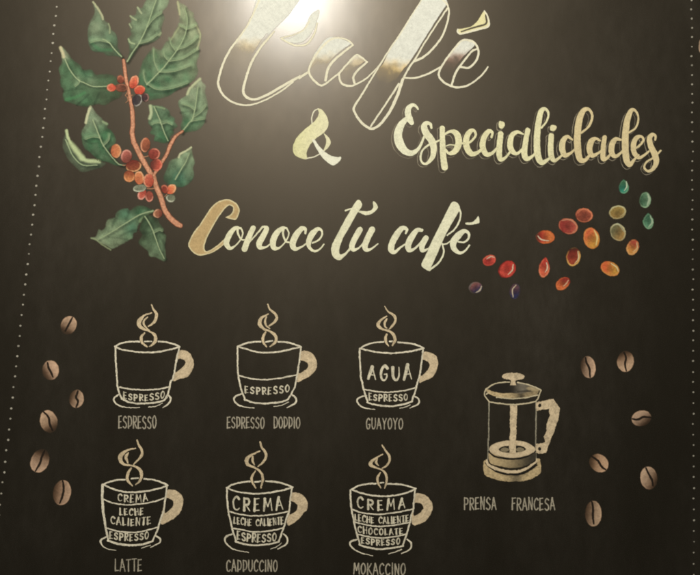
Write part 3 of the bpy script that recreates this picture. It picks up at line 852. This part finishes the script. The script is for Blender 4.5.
def Wz(sheet, o, text, x0, x1, yl, ym, yr, h, w, colour, s=7.0, **kw):
    write(sheet, text, o[0] + x0 / s, o[0] + x1 / s, o[1] + yl / s, o[1] + ym / s, o[1] + yr / s, h / s, w / s, colour, **kw)

def chalk_col(base, a=.8, b=.36):
    B_ = lin(base)
    def f(x, y, d):
        n = vnoise(x, y, 1.2, 2.0) * .5 + vnoise(x, y, 4.0, 7.0) * .5
        return B_ * (a + b * n)[..., None]
    return f
C_LINE, C_TAN, C_GREY, C_TXT = chalk_col((244,234,208), .86, .34), chalk_col((224,202,166), .78, .42), chalk_col(GREY), chalk_col((238,228,200), .86, .34)

# ------------------------------------------------------------------ cups
def cup(label, A, B, steam, rim_back, rim_front, left, bottom, right, handle_o, handle_i, saucer, inner, dividers, texts, base):
    t = thing('coffee_cup', label, 'cup drawing', *base, group='chalk drawings of cups of coffee')
    def strokes(name, items, col=C_LINE, d=2.0, w=None, wm=1.0):
        s = Sheet()
        for p in items:
            s.stroke(p, col, soft=.42, jit=.5, w=w, wmul=wm * .9)
        return s.build(name, M_LINE, t, d)
    strokes('rim', [[(x, y, 12.5 / 7) for x, y in q] for q in rim_back + [rim_front]], d=3.0)
    strokes('cup_body', [[(p[0], p[1], p[2] if len(p) > 2 else 13 / 7) for p in q] for q in (left, bottom, right)], d=2.0)
    h = Sheet()
    h.fill(handle_o + handle_i[::-1], C_TAN, alpha=lambda x, y, d: .84 + .16 * sstep(.3, .6, vnoise(x + y * .6, y, 1.3, 5.0)), soft=.5, smooth=True, jit=.6)
    h.build('handle', M_CHALK, t, 1.4)
    strokes('saucer', [saucer[0]], d=1.0)
    strokes('saucer', [saucer[1]], d=1.0)
    strokes('saucer_shading', [inner], d=1.2)
    for p in steam:
        pass
    strokes('steam', [Z(*A, p) for p in steam], col=chalk_col((230,208,170)), d=4.0, wm=1.05)
    for q in dividers:
        strokes('divider_line', [[(p[0], p[1], 10.5 / 7) for p in q]], d=2.6)
    for tx in texts:
        s = Sheet()
        Wz(s, *tx[:9], C_TXT, **tx[9])
        s.build('lettering', M_LINE, t, 3.2)
    return t

def R2(o, pts):
    return Z(*o, pts)

A1, B1 = (100,300), (100,365)
cup('chalk cup with one low espresso band, above the single word ESPRESSO', A1, B1,
    [[(362,35,10),(375,65,13),(394,95,20),(392,130,22),(370,165,16),(340,185,9)], [(362,90,9),(310,110,15),(277,145,32),(277,180,28),(310,205,17),(352,222,13),(385,250,24),(388,285,24),(368,312,16),(345,325,9)], [(335,120,9),(308,145,13),(306,170,13),(325,195,11),(345,213,8)], [(310,230,11),(290,265,21),(297,300,18),(330,328,10)]],
    [R2(A1,[(105,325),(150,303),(210,291),(277,292)]), R2(A1,[(315,290),(360,290)]), R2(A1,[(408,290),(460,294),(520,310),(558,328)])],
    R2(A1,[(105,325),(150,346),(230,360),(320,367),(420,361),(490,346),(558,328)]),
    [*R2(A1,[(108,325),(110,420),(120,560)]), *R2(B1,[(122,150),(140,210),(165,245)])],
    R2(B1,[(152,236),(200,259),(280,270),(370,265),(440,250),(468,225)]),
    [*R2(A1,[(553,335),(532,440),(510,555)]), *R2(B1,[(497,115),(483,172),(462,230)])],
    [*R2(A1,[(545,362),(590,352),(630,374),(655,425),(652,475),(632,515),(602,542)]), *R2(B1,[(562,94),(512,105)])], R2(A1,[(520,502),(562,482),(592,455),(598,430),(578,412),(540,418)]),
    [R2(B1,[(135,203,11),(103,228,13),(100,255,13),(135,283,11),(200,298,8),(278,298,6)]), R2(B1,[(475,208,12),(495,235,14),(480,270,12),(440,298,6)])], R2(B1,[(340,295,6),(392,288,7),(438,266,5)]),
    [R2(B1,[(135,155),(220,170),(310,174),(410,168),(490,152)])],
    [(B1,'ESPRESSO',165,452,232,250,225,42,10.5,{'gap':.46})], (142.5, 408))
A2, B2 = (220,300), (220,365)
cup('chalk cup half filled with espresso, in the middle of the upper cups', A2, B2,
    [[(335,30,10),(350,68,13),(385,95,18),(398,125,20),(380,155,17),(345,182,9)], [(337,97,9),(287,130,22),(278,172,29),(308,203,17),(345,216,14),(385,245,23),(394,280,22),(376,308,16),(350,325,9)], [(325,120,10),(315,150,15),(325,180,13),(348,200,8)], [(320,225,12),(302,258,21),(303,292,18),(326,326,9)]],
    [R2(A2,[(125,325),(180,303),(240,292),(285,292)]), R2(A2,[(322,292),(368,286)]), R2(A2,[(407,292),(470,297),(530,312),(568,330)])],
    R2(A2,[(128,325),(190,345),(260,364),(330,369),(420,361),(490,346),(565,330)]),
    [*R2(A2,[(125,325),(123,430),(130,545)]), *R2(B2,[(135,110),(152,180),(177,245)])],
    R2(B2,[(172,240),(230,262),(310,270),(400,262),(462,247),(492,220)]),
    [*R2(A2,[(567,335),(555,430),(542,520)]), *R2(B2,[(535,100),(520,160),(490,222)])],
    [*R2(A2,[(565,365),(610,358),(652,382),(678,430),(672,480),(635,530)]), *R2(B2,[(592,98),(535,112)])], R2(A2,[(548,508),(592,494),(616,465),(608,437),(575,424),(555,424)]),
    [R2(B2,[(155,200,11),(112,218,13),(98,245,13),(125,278,11),(180,295,8),(240,300,6)]), R2(B2,[(500,205,12),(532,232,13),(526,267,12),(470,298,7)])], R2(B2,[(375,290,5),(430,281,6),(482,258,5)]),
    [R2(B2,[(135,75),(220,94),(310,102),(420,92),(540,68)])],
    [(B2,'ESPRESSO',175,486,192,203,185,46,11,{'gap':.5})], (266, 408))
A3, B3 = (345,300), (345,365)
cup('chalk cup reading AGUA over a low espresso band, above the word GUAYOYO', A3, B3,
    [[(278,45,7),(300,80,12),(345,110,18),(352,145,19),(330,182,15),(308,205,8)], [(292,115,8),(247,145,17),(232,175,27),(257,200,17),(300,215,14),(338,240,19),(350,280,22),(332,318,11)], [(293,135,12),(279,160,18),(281,185,14),(292,197,8)], [(292,240,11),(283,265,19),(288,298,15),(306,322,8)]],
    [R2(A3,[(105,340),(150,313),(210,298),(270,292)]), R2(A3,[(312,290),(330,288)]), R2(A3,[(370,297),(440,302),(500,315),(550,336)])],
    R2(A3,[(108,340),(180,356),(260,370),(340,372),(430,363),(500,351),(548,338)]),
    [*R2(A3,[(102,340),(104,430),(113,550)]), *R2(B3,[(118,110),(133,180),(160,262)])],
    R2(B3,[(155,262),(220,280),(310,288),(400,278),(468,255)]),
    [*R2(A3,[(545,345),(535,440),(520,540)]), *R2(B3,[(510,110),(495,170),(466,255)])],
    [*R2(A3,[(545,370),(590,365),(632,387),(650,430),(645,480),(620,530)]), *R2(B3,[(600,90),(560,108),(518,118)])], R2(A3,[(528,525),(568,502),(587,478),(592,450),(575,428),(535,424)]),
    [R2(B3,[(150,215,11),(107,224,12),(85,250,13),(105,283,11),(150,303,8),(210,312,6)]), R2(B3,[(480,215,11),(515,237,13),(513,270,12),(455,302,7)])], R2(B3,[(385,302,5),(420,295,6),(455,278,5)]),
    [R2(B3,[(135,172),(220,185),(310,190),(410,180),(490,160)])],
    [(A3,'AGUA',165,466,550,560,550,92,22,{'gap':.62,'contrast':.36}), (B3,'ESPRESSO',168,438,243,252,245,44,10.5,{'gap':.46})], (390, 410))
A4, B4 = (90,435), (90,495)
cup('chalk cup split into CREMA, LECHE CALIENTE and ESPRESSO, above the word LATTE', A4, B4,
    [[(330,38,13),(340,70,14),(363,105,19),(362,140,19),(337,175,13),(305,205,8)], [(318,92,9),(262,106,15),(217,142,32),(215,178,30),(242,206,17),(300,215,13),(342,235,21),(360,275,23),(347,322,15),(320,348,8)], [(268,125,10),(252,155,23),(266,195,8)], [(288,232,11),(265,268,21),(263,315,21),(295,352,10)]],
    [R2(A4,[(90,347),(140,326),(190,315),(245,312)]), R2(A4,[(290,306),(335,302)]), R2(A4,[(378,305),(450,315),(510,335),(545,352)])],
    R2(A4,[(93,348),(160,376),(240,396),(310,400),(400,392),(470,378),(542,355)]),
    [*R2(A4,[(87,350,19),(87,450,20),(93,540,20)]), *R2(B4,[(100,160,18),(112,240,16),(130,320,14)])],
    R2(B4,[(125,318,14),(200,342,17),(290,352,16),(380,342,15),(437,322,13)]),
    [*R2(A4,[(540,360),(527,450),(515,530)]), *R2(B4,[(495,170),(470,250),(435,322)])],
    [*R2(A4,[(540,393),(590,385),(632,412),(652,455),(645,505)]), *R2(B4,[(625,130),(572,172),(495,196)])], R2(A4,[(523,542),(562,520),(580,500),(585,475),(570,453),(532,445)]),
    [R2(B4,[(120,290,11),(82,310,13),(75,335,12),(100,365,8),(140,382,6),(180,386,5)]), R2(B4,[(455,285,12),(490,305,13),(487,332,11),(425,367,6)])], R2(B4,[(360,370,5),(390,362,6),(425,350,5)]),
    [R2(A4,[(98,450),(160,475),(250,488),(350,483),(450,465),(525,440)]), R2(B4,[(110,230),(180,250),(270,262),(360,255),(472,225)])],
    [(A4,'CREMA',195,403,458,470,460,48,11,{'gap':.46}), (B4,'LECHE',208,374,137,140,134,45,12,{'gap':.46}), (B4,'CALIENTE',146,426,196,212,198,46,11.5,{'gap':.4}), (B4,'ESPRESSO',138,410,300,318,304,46,11,{'gap':.46})], (130, 551))
A5, B5 = (210,435), (210,495)
cup('chalk cup with a tall CREMA band and narrow milk line, above the word CAPPUCCINO', A5, B5,
    [[(352,50,13),(360,85,14),(388,120,18),(392,155,20),(372,190,15),(335,220,8)], [(348,112,9),(290,140,15),(257,172,29),(265,205,24),(310,228,13),(350,255,17),(369,300,19),(358,370,10)], [(300,152,14),(298,180,18),(310,208,8)], [(318,252,8),(295,290,17),(295,325,17),(318,368,10)]],
    [R2(A5,[(118,370),(160,346),(220,330),(280,325)]), R2(A5,[(315,328),(355,323)]), R2(A5,[(390,323),(460,328),(530,345),(578,365)])],
    R2(A5,[(122,370),(190,396),(270,408),(350,410),(440,399),(510,385),(576,366)]),
    [*R2(A5,[(118,370),(121,460),(130,545)]), *R2(B5,[(140,160),(155,230),(185,328)])],
    R2(B5,[(180,325),(250,345),(330,352),(420,342),(482,325)]),
    [*R2(A5,[(572,372),(562,460),(552,540)]), *R2(B5,[(540,150),(515,230),(480,325)])],
    [*R2(A5,[(565,412),(610,405),(652,422),(682,468),(680,520)]), *R2(B5,[(660,120),(612,175),(542,206)])], R2(A5,[(555,552),(590,542),(608,520),(610,492),(595,473),(560,468)]),
    [R2(B5,[(155,272,11),(115,290,13),(104,320,13),(130,355,11),(175,382,8),(270,402,5)]), R2(B5,[(515,272,12),(540,300,13),(534,342,12),(475,378,8)])], R2(B5,[(425,378,5),(465,362,6),(500,335,5)]),
    [R2(B5,[(135,115),(210,135),(300,145),(420,138),(550,115)]), R2(B5,[(160,232),(230,245),(320,258),(420,250),(512,230)])],
    [(B5,'CREMA',160,508,100,112,98,86,16,{'gap':.62,'contrast':.45}), (B5,'LECHE CALIENTE',167,515,198,214,200,46,10.5,{'gap':.34}), (B5,'ESPRESSO',190,464,308,328,316,54,11.5,{'gap':.4})], (256, 553))
A6, B6 = (340,435), (340,495)
cup('chalk cup of four bands including CHOCOLATE, above the word MOKACCINO', A6, B6,
    [[(295,72,10),(315,105,12),(344,145,17),(345,180,17),(322,218,13),(295,232,8)], [(298,135,8),(240,168,15),(213,205,29),(250,228,15),(295,245,12),(322,280,19),(325,330,15),(312,372,8)], [(262,165,9),(252,190,17),(268,212,8)], [(282,262,9),(263,295,17),(266,335,15),(285,370,8)]],
    [R2(A6,[(80,380),(130,355),(190,342),(250,338)]), R2(A6,[(282,335),(305,333)]), R2(A6,[(330,342),(420,345),(480,358),(530,376)])],
    R2(A6,[(83,382),(150,406),(230,422),(310,428),(400,420),(470,402),(528,378)]),
    [*R2(A6,[(72,385),(76,470),(83,545)]), *R2(B6,[(90,150),(107,230),(140,350)])],
    R2(B6,[(135,348),(200,368),(290,378),(380,368),(442,355)]),
    [*R2(A6,[(525,385),(518,460),(510,535)]), *R2(B6,[(502,130),(480,230),(440,352)])],
    [*R2(A6,[(522,418),(572,412),(612,432),(642,472),(648,510)]), *R2(B6,[(632,140),(582,190),(505,203)])], R2(B6,[(515,138),(560,125),(585,92),(570,62),(545,54),(515,60)]),
    [R2(B6,[(125,308,11),(77,325,13),(72,350,12),(105,385,10),(160,410,8),(230,425,5)]), R2(B6,[(470,312,12),(498,337,13),(488,380,11),(430,408,7)])], R2(B6,[(340,412,5),(385,398,7),(430,380,9)]),
    [R2(B6,[(80,98),(160,125),(270,135),(390,122),(510,98)]), R2(B6,[(98,188),(170,206),(270,220),(380,210),(492,190)]), R2(B6,[(120,275),(200,291),(290,300),(380,292),(467,272)])],
    [(B6,'CREMA',120,455,84,104,88,72,15,{'gap':.72,'contrast':.48}), (B6,'LECHE CALIENTE',103,480,176,198,182,42,11,{'gap':.36}), (B6,'CHOCOLATE',125,440,258,278,268,42,11,{'gap':.42}), (B6,'ESPRESSO',150,420,335,350,340,38,11,{'gap':.48})], (381, 556))

# captions under the cups
def caption(label, o, text, x0, x1, yl, ym, yr, h, w, s=7.0, **kw):
    sh = Sheet()
    kw.setdefault('contrast', .85); kw.setdefault('gap', .32); kw.setdefault('hv', .03)
    Wz(sh, o, text, x0, x1, yl, ym, yr, h, w, C_GREY, s, **kw)
    tag(sh.build('caption', M_LINE, None, 1), label, 'caption', 'chalk captions under the drawings')
caption('grey chalk word ESPRESSO alone under the first cup', B1, 'ESpRESSO', 130, 394, 442, 443, 442, 84, 8.5)
caption('grey chalk words ESPRESSO DOPPIO under the middle upper cup', B2, 'ESpRESSO  DOppIO', 50, 560, 440, 442, 441, 76, 8.5, gap=.3)
caption('grey chalk word GUAYOYO under the cup marked AGUA', B3, 'GUAYOYO', 148, 405, 445, 447, 447, 74, 8.5)
caption('grey chalk word LATTE under the lower left cup', B4, 'LATTE', 174, 364, 530, 532, 532, 82, 8.5, gap=.25)
caption('grey chalk word CAPPUCCINO under the middle lower cup', B5, 'CAppUCCINO', 115, 472, 535, 535, 534, 78, 9)
caption('grey chalk word MOKACCINO under the lower right cup', B6, 'MOKACCINO', 96, 458, 553, 555, 556, 76, 9.5)
B7 = (460, 430)
caption('grey chalk words PRENSA FRANCESA under the French press', B7, 'PRENSA   FRANCESA', 27, 640, 537, 538, 540, 80, 9, s=6.76, gap=.3)

# ------------------------------------------------------------------ French press
A7 = (475, 360)
fp = thing('french_press', 'chalk French press with a tan plunger, lid knob and angular handle', 'coffee press drawing', 515, 481)
def rough(x, y, d):
    return .78 + .22 * sstep(.28, .55, .7 * vnoise(x + .5 * y, y, 1.2, 5.0) + .3 * vnoise(x, y, 4.0, 8.0))
def q7(p): return Z(*B7, p, 6.76)
g = Sheet()
GL_C = chalk_col((170,162,140))
g.stroke([*Z(*A7,[(98,290,9),(97,420,8),(96,560,8)]), *q7([(190,60,7.5),(190,150,7.5),(186,215,7)])], GL_C, soft=.5)
g.stroke([*Z(*A7,[(428,290,9),(427,420,8),(425,560,8)]), *q7([(512,60,7.5),(512,150,7.5),(514,195,7)])], GL_C, soft=.5)
g.build('glass_jar', M_LINE, fp, 1.2)
rd = Sheet()
rd.fill([*Z(*A7,[(245,318),(295,315)]), *q7([(380,20),(378,135),(376,158),(335,158),(333,130),(336,20)])], C_TAN, alpha=rough, smooth=False, soft=.5, jit=.85)
rd.build('plunger_rod', M_CHALK, fp, 5)
dk = Sheet()
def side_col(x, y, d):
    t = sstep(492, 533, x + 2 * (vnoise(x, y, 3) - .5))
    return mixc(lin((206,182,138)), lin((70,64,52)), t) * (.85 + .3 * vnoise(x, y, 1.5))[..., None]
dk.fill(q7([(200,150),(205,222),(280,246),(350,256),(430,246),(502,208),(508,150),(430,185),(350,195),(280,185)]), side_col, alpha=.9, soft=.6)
dk.stroke(q7([(196,148,10),(240,180,12),(350,196,12),(440,182,12),(508,145,10)]), (24,21,16), alpha=1, soft=.5)
dk.fill(q7([(196,132),(215,102),(275,78),(350,70),(430,78),(485,102),(510,132),(480,160),(420,180),(350,188),(275,178),(220,158)]), C_TAN, soft=.55,
        holes=(q7([(262,130),(285,112),(350,104),(420,110),(446,130),(420,146),(350,154),(285,148)]),))
dk.ellipse(*q7([(303,133)])[0], 4.2, 2.2, 0, (150,136,108), alpha=.9)
dk.ellipse(*q7([(405,133)])[0], 4.2, 2.2, 0, (150,136,108), alpha=.9)
dk.build('plunger_disc', M_CHALK, fp, 3)
bs = Sheet()
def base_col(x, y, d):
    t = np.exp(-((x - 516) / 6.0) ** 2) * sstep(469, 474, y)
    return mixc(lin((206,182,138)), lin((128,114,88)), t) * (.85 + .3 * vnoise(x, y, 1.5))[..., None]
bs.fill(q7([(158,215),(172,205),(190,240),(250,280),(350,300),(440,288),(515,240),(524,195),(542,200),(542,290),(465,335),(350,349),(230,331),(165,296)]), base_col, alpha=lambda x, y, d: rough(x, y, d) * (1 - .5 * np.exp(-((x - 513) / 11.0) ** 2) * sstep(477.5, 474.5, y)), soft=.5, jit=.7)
bs.stroke(q7([(172,222,8),(195,248,10),(260,286,11),(350,302,11),(440,290,11),(520,238,8)]), (24,21,16), soft=.4)
bs.stroke(q7([(180,205,14),(190,232,16),(260,268,20),(350,282,22),(430,270,18),(515,215,12),(520,195,9)]), C_TAN, soft=.5, jit=.7)
bs.build('base', M_CHALK, fp, 2)
ld = Sheet()
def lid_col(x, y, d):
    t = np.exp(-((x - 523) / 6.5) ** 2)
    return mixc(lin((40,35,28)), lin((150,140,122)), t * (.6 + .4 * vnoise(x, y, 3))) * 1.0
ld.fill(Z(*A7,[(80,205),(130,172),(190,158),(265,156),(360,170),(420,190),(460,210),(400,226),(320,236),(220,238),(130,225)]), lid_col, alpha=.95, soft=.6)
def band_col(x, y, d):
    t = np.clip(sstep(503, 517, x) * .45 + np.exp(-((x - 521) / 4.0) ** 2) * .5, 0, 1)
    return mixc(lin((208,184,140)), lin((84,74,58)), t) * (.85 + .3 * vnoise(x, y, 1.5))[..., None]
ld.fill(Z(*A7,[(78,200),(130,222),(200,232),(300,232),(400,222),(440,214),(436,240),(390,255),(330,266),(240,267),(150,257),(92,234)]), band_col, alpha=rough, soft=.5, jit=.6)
ld.fill(Z(*A7,[(385,186),(430,195),(456,210),(420,220),(378,214),(360,200)]), chalk_col((196,176,136)), alpha=.8, soft=1.2)
ld.stroke(Z(*A7,[(300,222,12),(340,220,14),(390,214,8)]), (30,26,20), alpha=.7, soft=1)
for p in ([(75,205,10),(130,170,10),(190,157,10),(242,154,10)], [(298,155,10),(360,170,10),(420,190,11),(462,210,10)], [(75,205,10),(68,245,10),(100,292,10)], [(100,294,10),(180,305,12),(260,312,12),(350,305,12),(424,290,10)], [(462,212,10),(442,268,10),(424,290,9)], [(150,262,9),(240,270,9),(330,268,9),(440,246,10)], [(80,240,10),(92,228,8)]):
    ld.stroke(Z(*A7, p), chalk_col((214,200,166)), soft=.42, wmul=.85, jit=.5)
L7 = ld.build('lid', M_CHALK, fp, 2.5)
sub_of(L7)
kn = Sheet()
kn.ellipse(*Z(*A7,[(266,115)])[0], 78/7, 26/7, 0, C_TAN, alpha=rough, soft=.5, jit=.9)
kn.fill(Z(*A7,[(250,128),(288,128),(282,150),(288,176),(246,176),(252,150)]), C_TAN, soft=.6, smooth=False)
kn.build('knob', M_CHALK, L7, 5)
hd = Sheet()
hd.fill([*Z(*A7,[(428,297),(490,284),(548,272),(572,305),(595,345),(580,430),(560,470)]), *q7([(640,0),(600,100),(582,152),(530,160),(513,150),(513,95),(548,90),(574,82),(563,48),(592,0)]), *Z(*A7,[(502,490),(500,450),(525,385),(520,342),(470,348),(428,358)])], C_TAN, alpha=rough, smooth=False, soft=.5, jit=.85)
hd.build('handle', M_CHALK, fp, 2)
for p in (Z(*A7,[(453,318)])[0], q7([(538,127)])[0]):
    b_ = Sheet(); b_.ellipse(*p, 1.5, 1.7, 0, (28,24,18), alpha=.95); b_.build('bolt', M_CHALK, fp, 4)

# ------------------------------------------------------------------ loose ripe and unripe cherries
def cherry(label, o, cx, cy, rx, ry, ang, cA, cB, ga, rim, ra, shine, fade=None, s=7.0, point=None, rimw=.7, sa=.85, sc=(240,222,190), sw=1.3):
    px, py = o[0] + cx / s, o[1] + cy / s
    sh = Sheet()
    f0 = round_shade(px, py, (rx + ry) / 2 / s, cA, cB, ga, rim, ra, rimw)
    rl = lin(rim)
    def f(x, y, d):
        c = f0(x, y, d)
        q = np.hypot(x - px, y - py) / ((rx + ry) / 2 / s)
        c = c * (.62 + .38 * sstep(.05, .8, q + .25 * (vnoise(x, y, 1.4, 9.0) - .5)))[..., None]
        edge = .42 * sstep(-1.5, -.6, d) * sstep(.3, .6, vnoise(x, y, 3.0, 4.0) + .15)
        return mixc(c, rl, edge)
    if fade is not None:
        fx, fy = math.cos(math.radians(fade)), math.sin(math.radians(fade))
        r = (rx + ry) / 2 / s
        al = lambda x, y, d: .97 - .75 * sstep(.25, 1.05, ((x - px) * fx + (y - py) * fy) / r)
    else:
        al = .97
    a = math.radians(ang); pts = []
    for i in range(28):
        t = i / 28 * 2 * math.pi
        k = 1.0
        if point is not None:
            k = 1 - .16 * max(0, math.cos(t - math.radians(point) ) ) ** 1 * abs(math.sin(t - math.radians(point))) * 2
        x, y = rx / s * math.cos(t) * k, ry / s * math.sin(t) * k
        pts.append((px + x * math.cos(a) - y * math.sin(a), py + x * math.sin(a) + y * math.cos(a)))
    sh.fill(pts, f, alpha=al, soft=.75, jit=.5)
    b = sh.build('coffee_cherry', M_PASTEL, None, 2)
    tag(b, label, 'cherry drawing', 'loose coffee cherries below Especialidades')
    b['_o'] = tuple(b.location); ROOTS.append(b)
    h = Sheet(); h.stroke([(x, y, sw * (.6, 1.0, .45)[min(i, 2)]) for i, (x, y) in enumerate(Z(*o, shine, s))], sc, alpha=sa * .92, soft=.65, jit=.4)
    h.build('highlight', M_PASTEL, b, 3)
U, V_, X_ = (460,230), (550,170), (540,220)
k5 = 700 / 120
cherry('small red cherry just right of the accented é of café', U, 205,213,47,36,-25, (206,72,58),(170,50,42),150,(220,104,80),-90, [(188,202),(215,187),(240,192)], sa=.7)
cherry('plump red cherry tilted right, above the blue cherry', U, 330,275,66,54,-42, (196,58,46),(206,74,58),120,(150,44,36),180, [(372,242),(366,280),(338,312)])
cherry('upright navy blue cherry with a reddish top and left highlight', U, 386,430,38,54,8, (100,66,72),(46,48,84),80,(70,62,72),0, [(392,386),(366,420),(372,470)], fade=20, sa=.8, sw=1.1)
cherry('lowest left purple cherry, navy below a brownish pink top', U, 108,405,48,40,-20, (134,82,76),(50,50,86),60,(120,104,98),180, [(150,395),(138,420),(112,438)], fade=120, sa=.7)
cherry('upright red teardrop cherry pointing up, left of the dark red cherries', U, 590,262,38,70,8, (196,62,48),(214,98,66),90,(226,130,92),90, [(606,230),(612,265),(596,296)], point=-90)
cherry('wide red cherry turning orange at its right end', U, 597,50,66,46,0, (190,56,42),(214,118,58),0,(216,112,56),30, [(545,42),(568,66),(622,76)], fade=185)
cherry('topmost green cherry with a teal foot under the last s', V_, 430,98,29,42,0, (60,108,76),(50,142,118),90,(110,160,124),20, [(445,68),(447,98),(432,122)], s=k5, fade=180, sc=(206,222,190), point=-90)
cherry('pale green cherry, right hand one of the green cherries', V_, 554,176,34,46,5, (66,104,76),(112,148,114),0,(150,180,142),30, [(570,140),(578,172),(566,208)], s=k5, fade=180, sc=(206,222,190), sa=.6, sw=1.9)
cherry('lowest green teardrop cherry near the right border', V_, 573,298,31,46,0, (64,108,80),(92,140,108),80,(128,166,130),60, [(585,270),(596,305),(574,332)], s=k5, sc=(200,220,186), sa=.6, sw=1.7, point=-90)
cherry('wide olive yellow cherry with a pale rim, upper of two', V_, 394,246,50,39,-12, (164,138,72),(150,120,64),90,(204,196,148),-90, [(430,220),(440,245),(410,270)], s=k5, sc=(214,200,150), sa=.6)
cherry('olive brown cherry with a pale rim, lower of two', V_, 396,363,44,52,-28, (112,108,74),(164,128,70),30,(206,196,150),-60, [(372,320),(400,316),(432,360)], s=k5, sc=(200,204,172), sa=.6)
cherry('brownish cherry with a thin orange outline, uppermost of the red ones', V_, 198,264,50,41,8, (162,80,58),(132,64,46),90,(222,132,92),-45, [(160,250),(195,228),(238,252)], s=k5, sc=(226,136,100), sa=.7, rimw=.9)
cherry('dark red cherry with a dark crescent along its left side', V_, 106,328,57,44,18, (150,52,44),(172,76,60),0,(216,132,96),-30, [(70,295),(120,292),(154,330),(132,366)], s=k5, sc=(222,156,124), sa=.65, rimw=.9)
cherry('largest orange yellow cherry, egg shaped with a right hand shine', V_, 242,398,46,62,-12, (214,104,58),(206,148,58),50,(224,138,72),180, [(258,352),(276,395),(268,438)], s=k5, sc=(242,214,140), sw=1.9)
cherry('dark red cherry with a pale yellow lower right rim', V_, 136,506,41,54,8, (138,48,36),(164,70,44),60,(228,176,96),60, [(162,475),(166,515),(145,545)], s=k5, sc=(238,216,164), rimw=1, fade=-100)
cherry('small red to yellow cherry leaning right, below the olive pair', V_, 482,451,34,46,25, (176,76,54),(216,150,70),110,(220,164,100),100, [(506,425),(508,455),(484,478)], s=k5, sc=(236,206,150), sa=.75)
cherry('lowest orange cherry with dotted yellow shading', X_, 490,341,68,48,24, (222,104,54),(208,152,60),10,(222,150,76),90, [(498,305),(535,330),(548,360)], sc=(244,226,170))
cherry('bottom most dark red cherry with an orange underside', X_, 160,445,56,38,-38, (150,46,36),(222,112,58),110,(222,120,66),110, [(198,422),(182,448),(162,464)], sc=(238,190,150))

# ------------------------------------------------------------------ coffee beans
def bean(label, o, cx, cy, rx, ry, ang, crease, fade, s=7.0, egg=0.0, cA=(208,174,144), cB=(112,84,62)):
    px, py = o[0] + cx / s, o[1] + cy / s
    R = (rx + ry) / 2 / s
    k_ = rng.uniform(.86, 1.06, 3); cA = np.clip(np.array(cA) * k_.mean() * (.9 + .1 * k_), 0, 235); cB = np.array(cB) * rng.uniform(.85, 1.15)
    fx, fy = math.cos(math.radians(fade)), math.sin(math.radians(fade))
    a = math.radians(ang); pts = []
    for i in range(28):
        t = i / 28 * 2 * math.pi
        x, y = rx / s * math.cos(t) * (1 + egg * math.sin(t)), ry / s * math.sin(t)
        pts.append((px + x * math.cos(a) - y * math.sin(a), py + x * math.sin(a) + y * math.cos(a)))
    def co(x, y, d):
        t = sstep(-.9, .9, ((x - px) * fx + (y - py) * fy) / R)
        c = mixc(lin(cA), lin(cB), t)
        c = mixc(c, lin((224,184,150)), .45 * sstep(-1.6, -.4, d) * (1 - t))
        n = vnoise(x, y, 1.0, 6.0) * .5 + vnoise(x, y, 2.6, 1.0) * .5
        return c * (.74 + .5 * n)[..., None]
    al = lambda x, y, d: .95 - .72 * sstep(.15, 1.05, ((x - px) * fx + (y - py) * fy) / R)
    sh = Sheet(); sh.fill(pts, co, alpha=al, soft=.7, jit=.4)
    b = sh.build('coffee_bean', M_PASTEL, None, 2)
    tag(b, label, 'bean drawing', 'chalk coffee beans scattered on the board')
    b['_o'] = tuple(b.location); ROOTS.append(b)
    c = Sheet()
    n = len(crease)
    c.stroke([(x, y, (1.9 if 0 < i < n - 1 else 1.3)) for i, (x, y) in enumerate(Z(*o, crease, s))], (36,27,18), alpha=.95, soft=.5, jit=.4)
    c.build('crease', M_PASTEL, b, 3)
bean('highest bean on the left, crease leaning right', (0,300), 481,177,54,66,22, [(507,122),(485,165),(458,215)], 120)
bean('bean on the left just under the highest one, short crooked crease', (0,300), 354,492,58,68,0, [(335,440),(340,475),(355,500),(370,538)], 150)
bean('smallest bean on the left, with an upright wavy crease', (20,380), 396,132,50,62,8, [(405,78),(393,122),(406,150),(394,190)], 200)
bean('tilted bean left of the ESPRESSO caption with a thick S crease', (20,380), 202,290,60,80,-14, [(165,222),(200,262),(207,305),(228,352)], 60)
bean('bean near the left dotted line, crease slanting to its lower left', (0,440), 280,145,62,84,22, [(312,74),(292,120),(280,165),(248,218)], -70, egg=.06)
bean('lowest bean on the left, crease curving along its right half', (0,440), 434,368,62,88,10, [(438,284),(447,340),(436,395),(418,442)], 190)
bean('left bean of the upper pair, right of the French press', (560,340), 197,190,52,76,-10, [(180,125),(185,160),(206,200),(210,260)], 190)
bean('right bean of the upper pair, round with an S crease', (560,340), 458,150,58,72,5, [(450,88),(461,125),(455,165),(463,215)], -110)
bean('bean lying sideways near the right dotted line with a level crease', (600,380), 290,268,68,54,-12, [(226,272),(260,278),(305,258),(355,262)], 50)
bean('bean beside the press caption with a crease falling to the right', (570,440), 185,147,64,54,38, [(140,105),(178,132),(205,172),(228,190)], 190, s=6.39, cA=(212,174,138), cB=(150,114,84))
bean('reddish bean on the right, crease running down to its right', (570,440), 504,243,54,73,-8, [(485,178),(508,225),(524,255),(530,292)], 25, s=6.39)
bean('lowest bean on the right, long upright crease', (570,440), 149,470,52,81,0, [(138,394),(148,430),(146,490),(152,535)], 190, s=6.39)
bean('greyish bean cut off by the right edge of the picture', (660,0), 306,325,36,62,0, [(312,270),(300,325),(312,380)], 0, cA=(132,122,104))

for o in ROOTS:
    if '_o' in o:
        del o['_o']
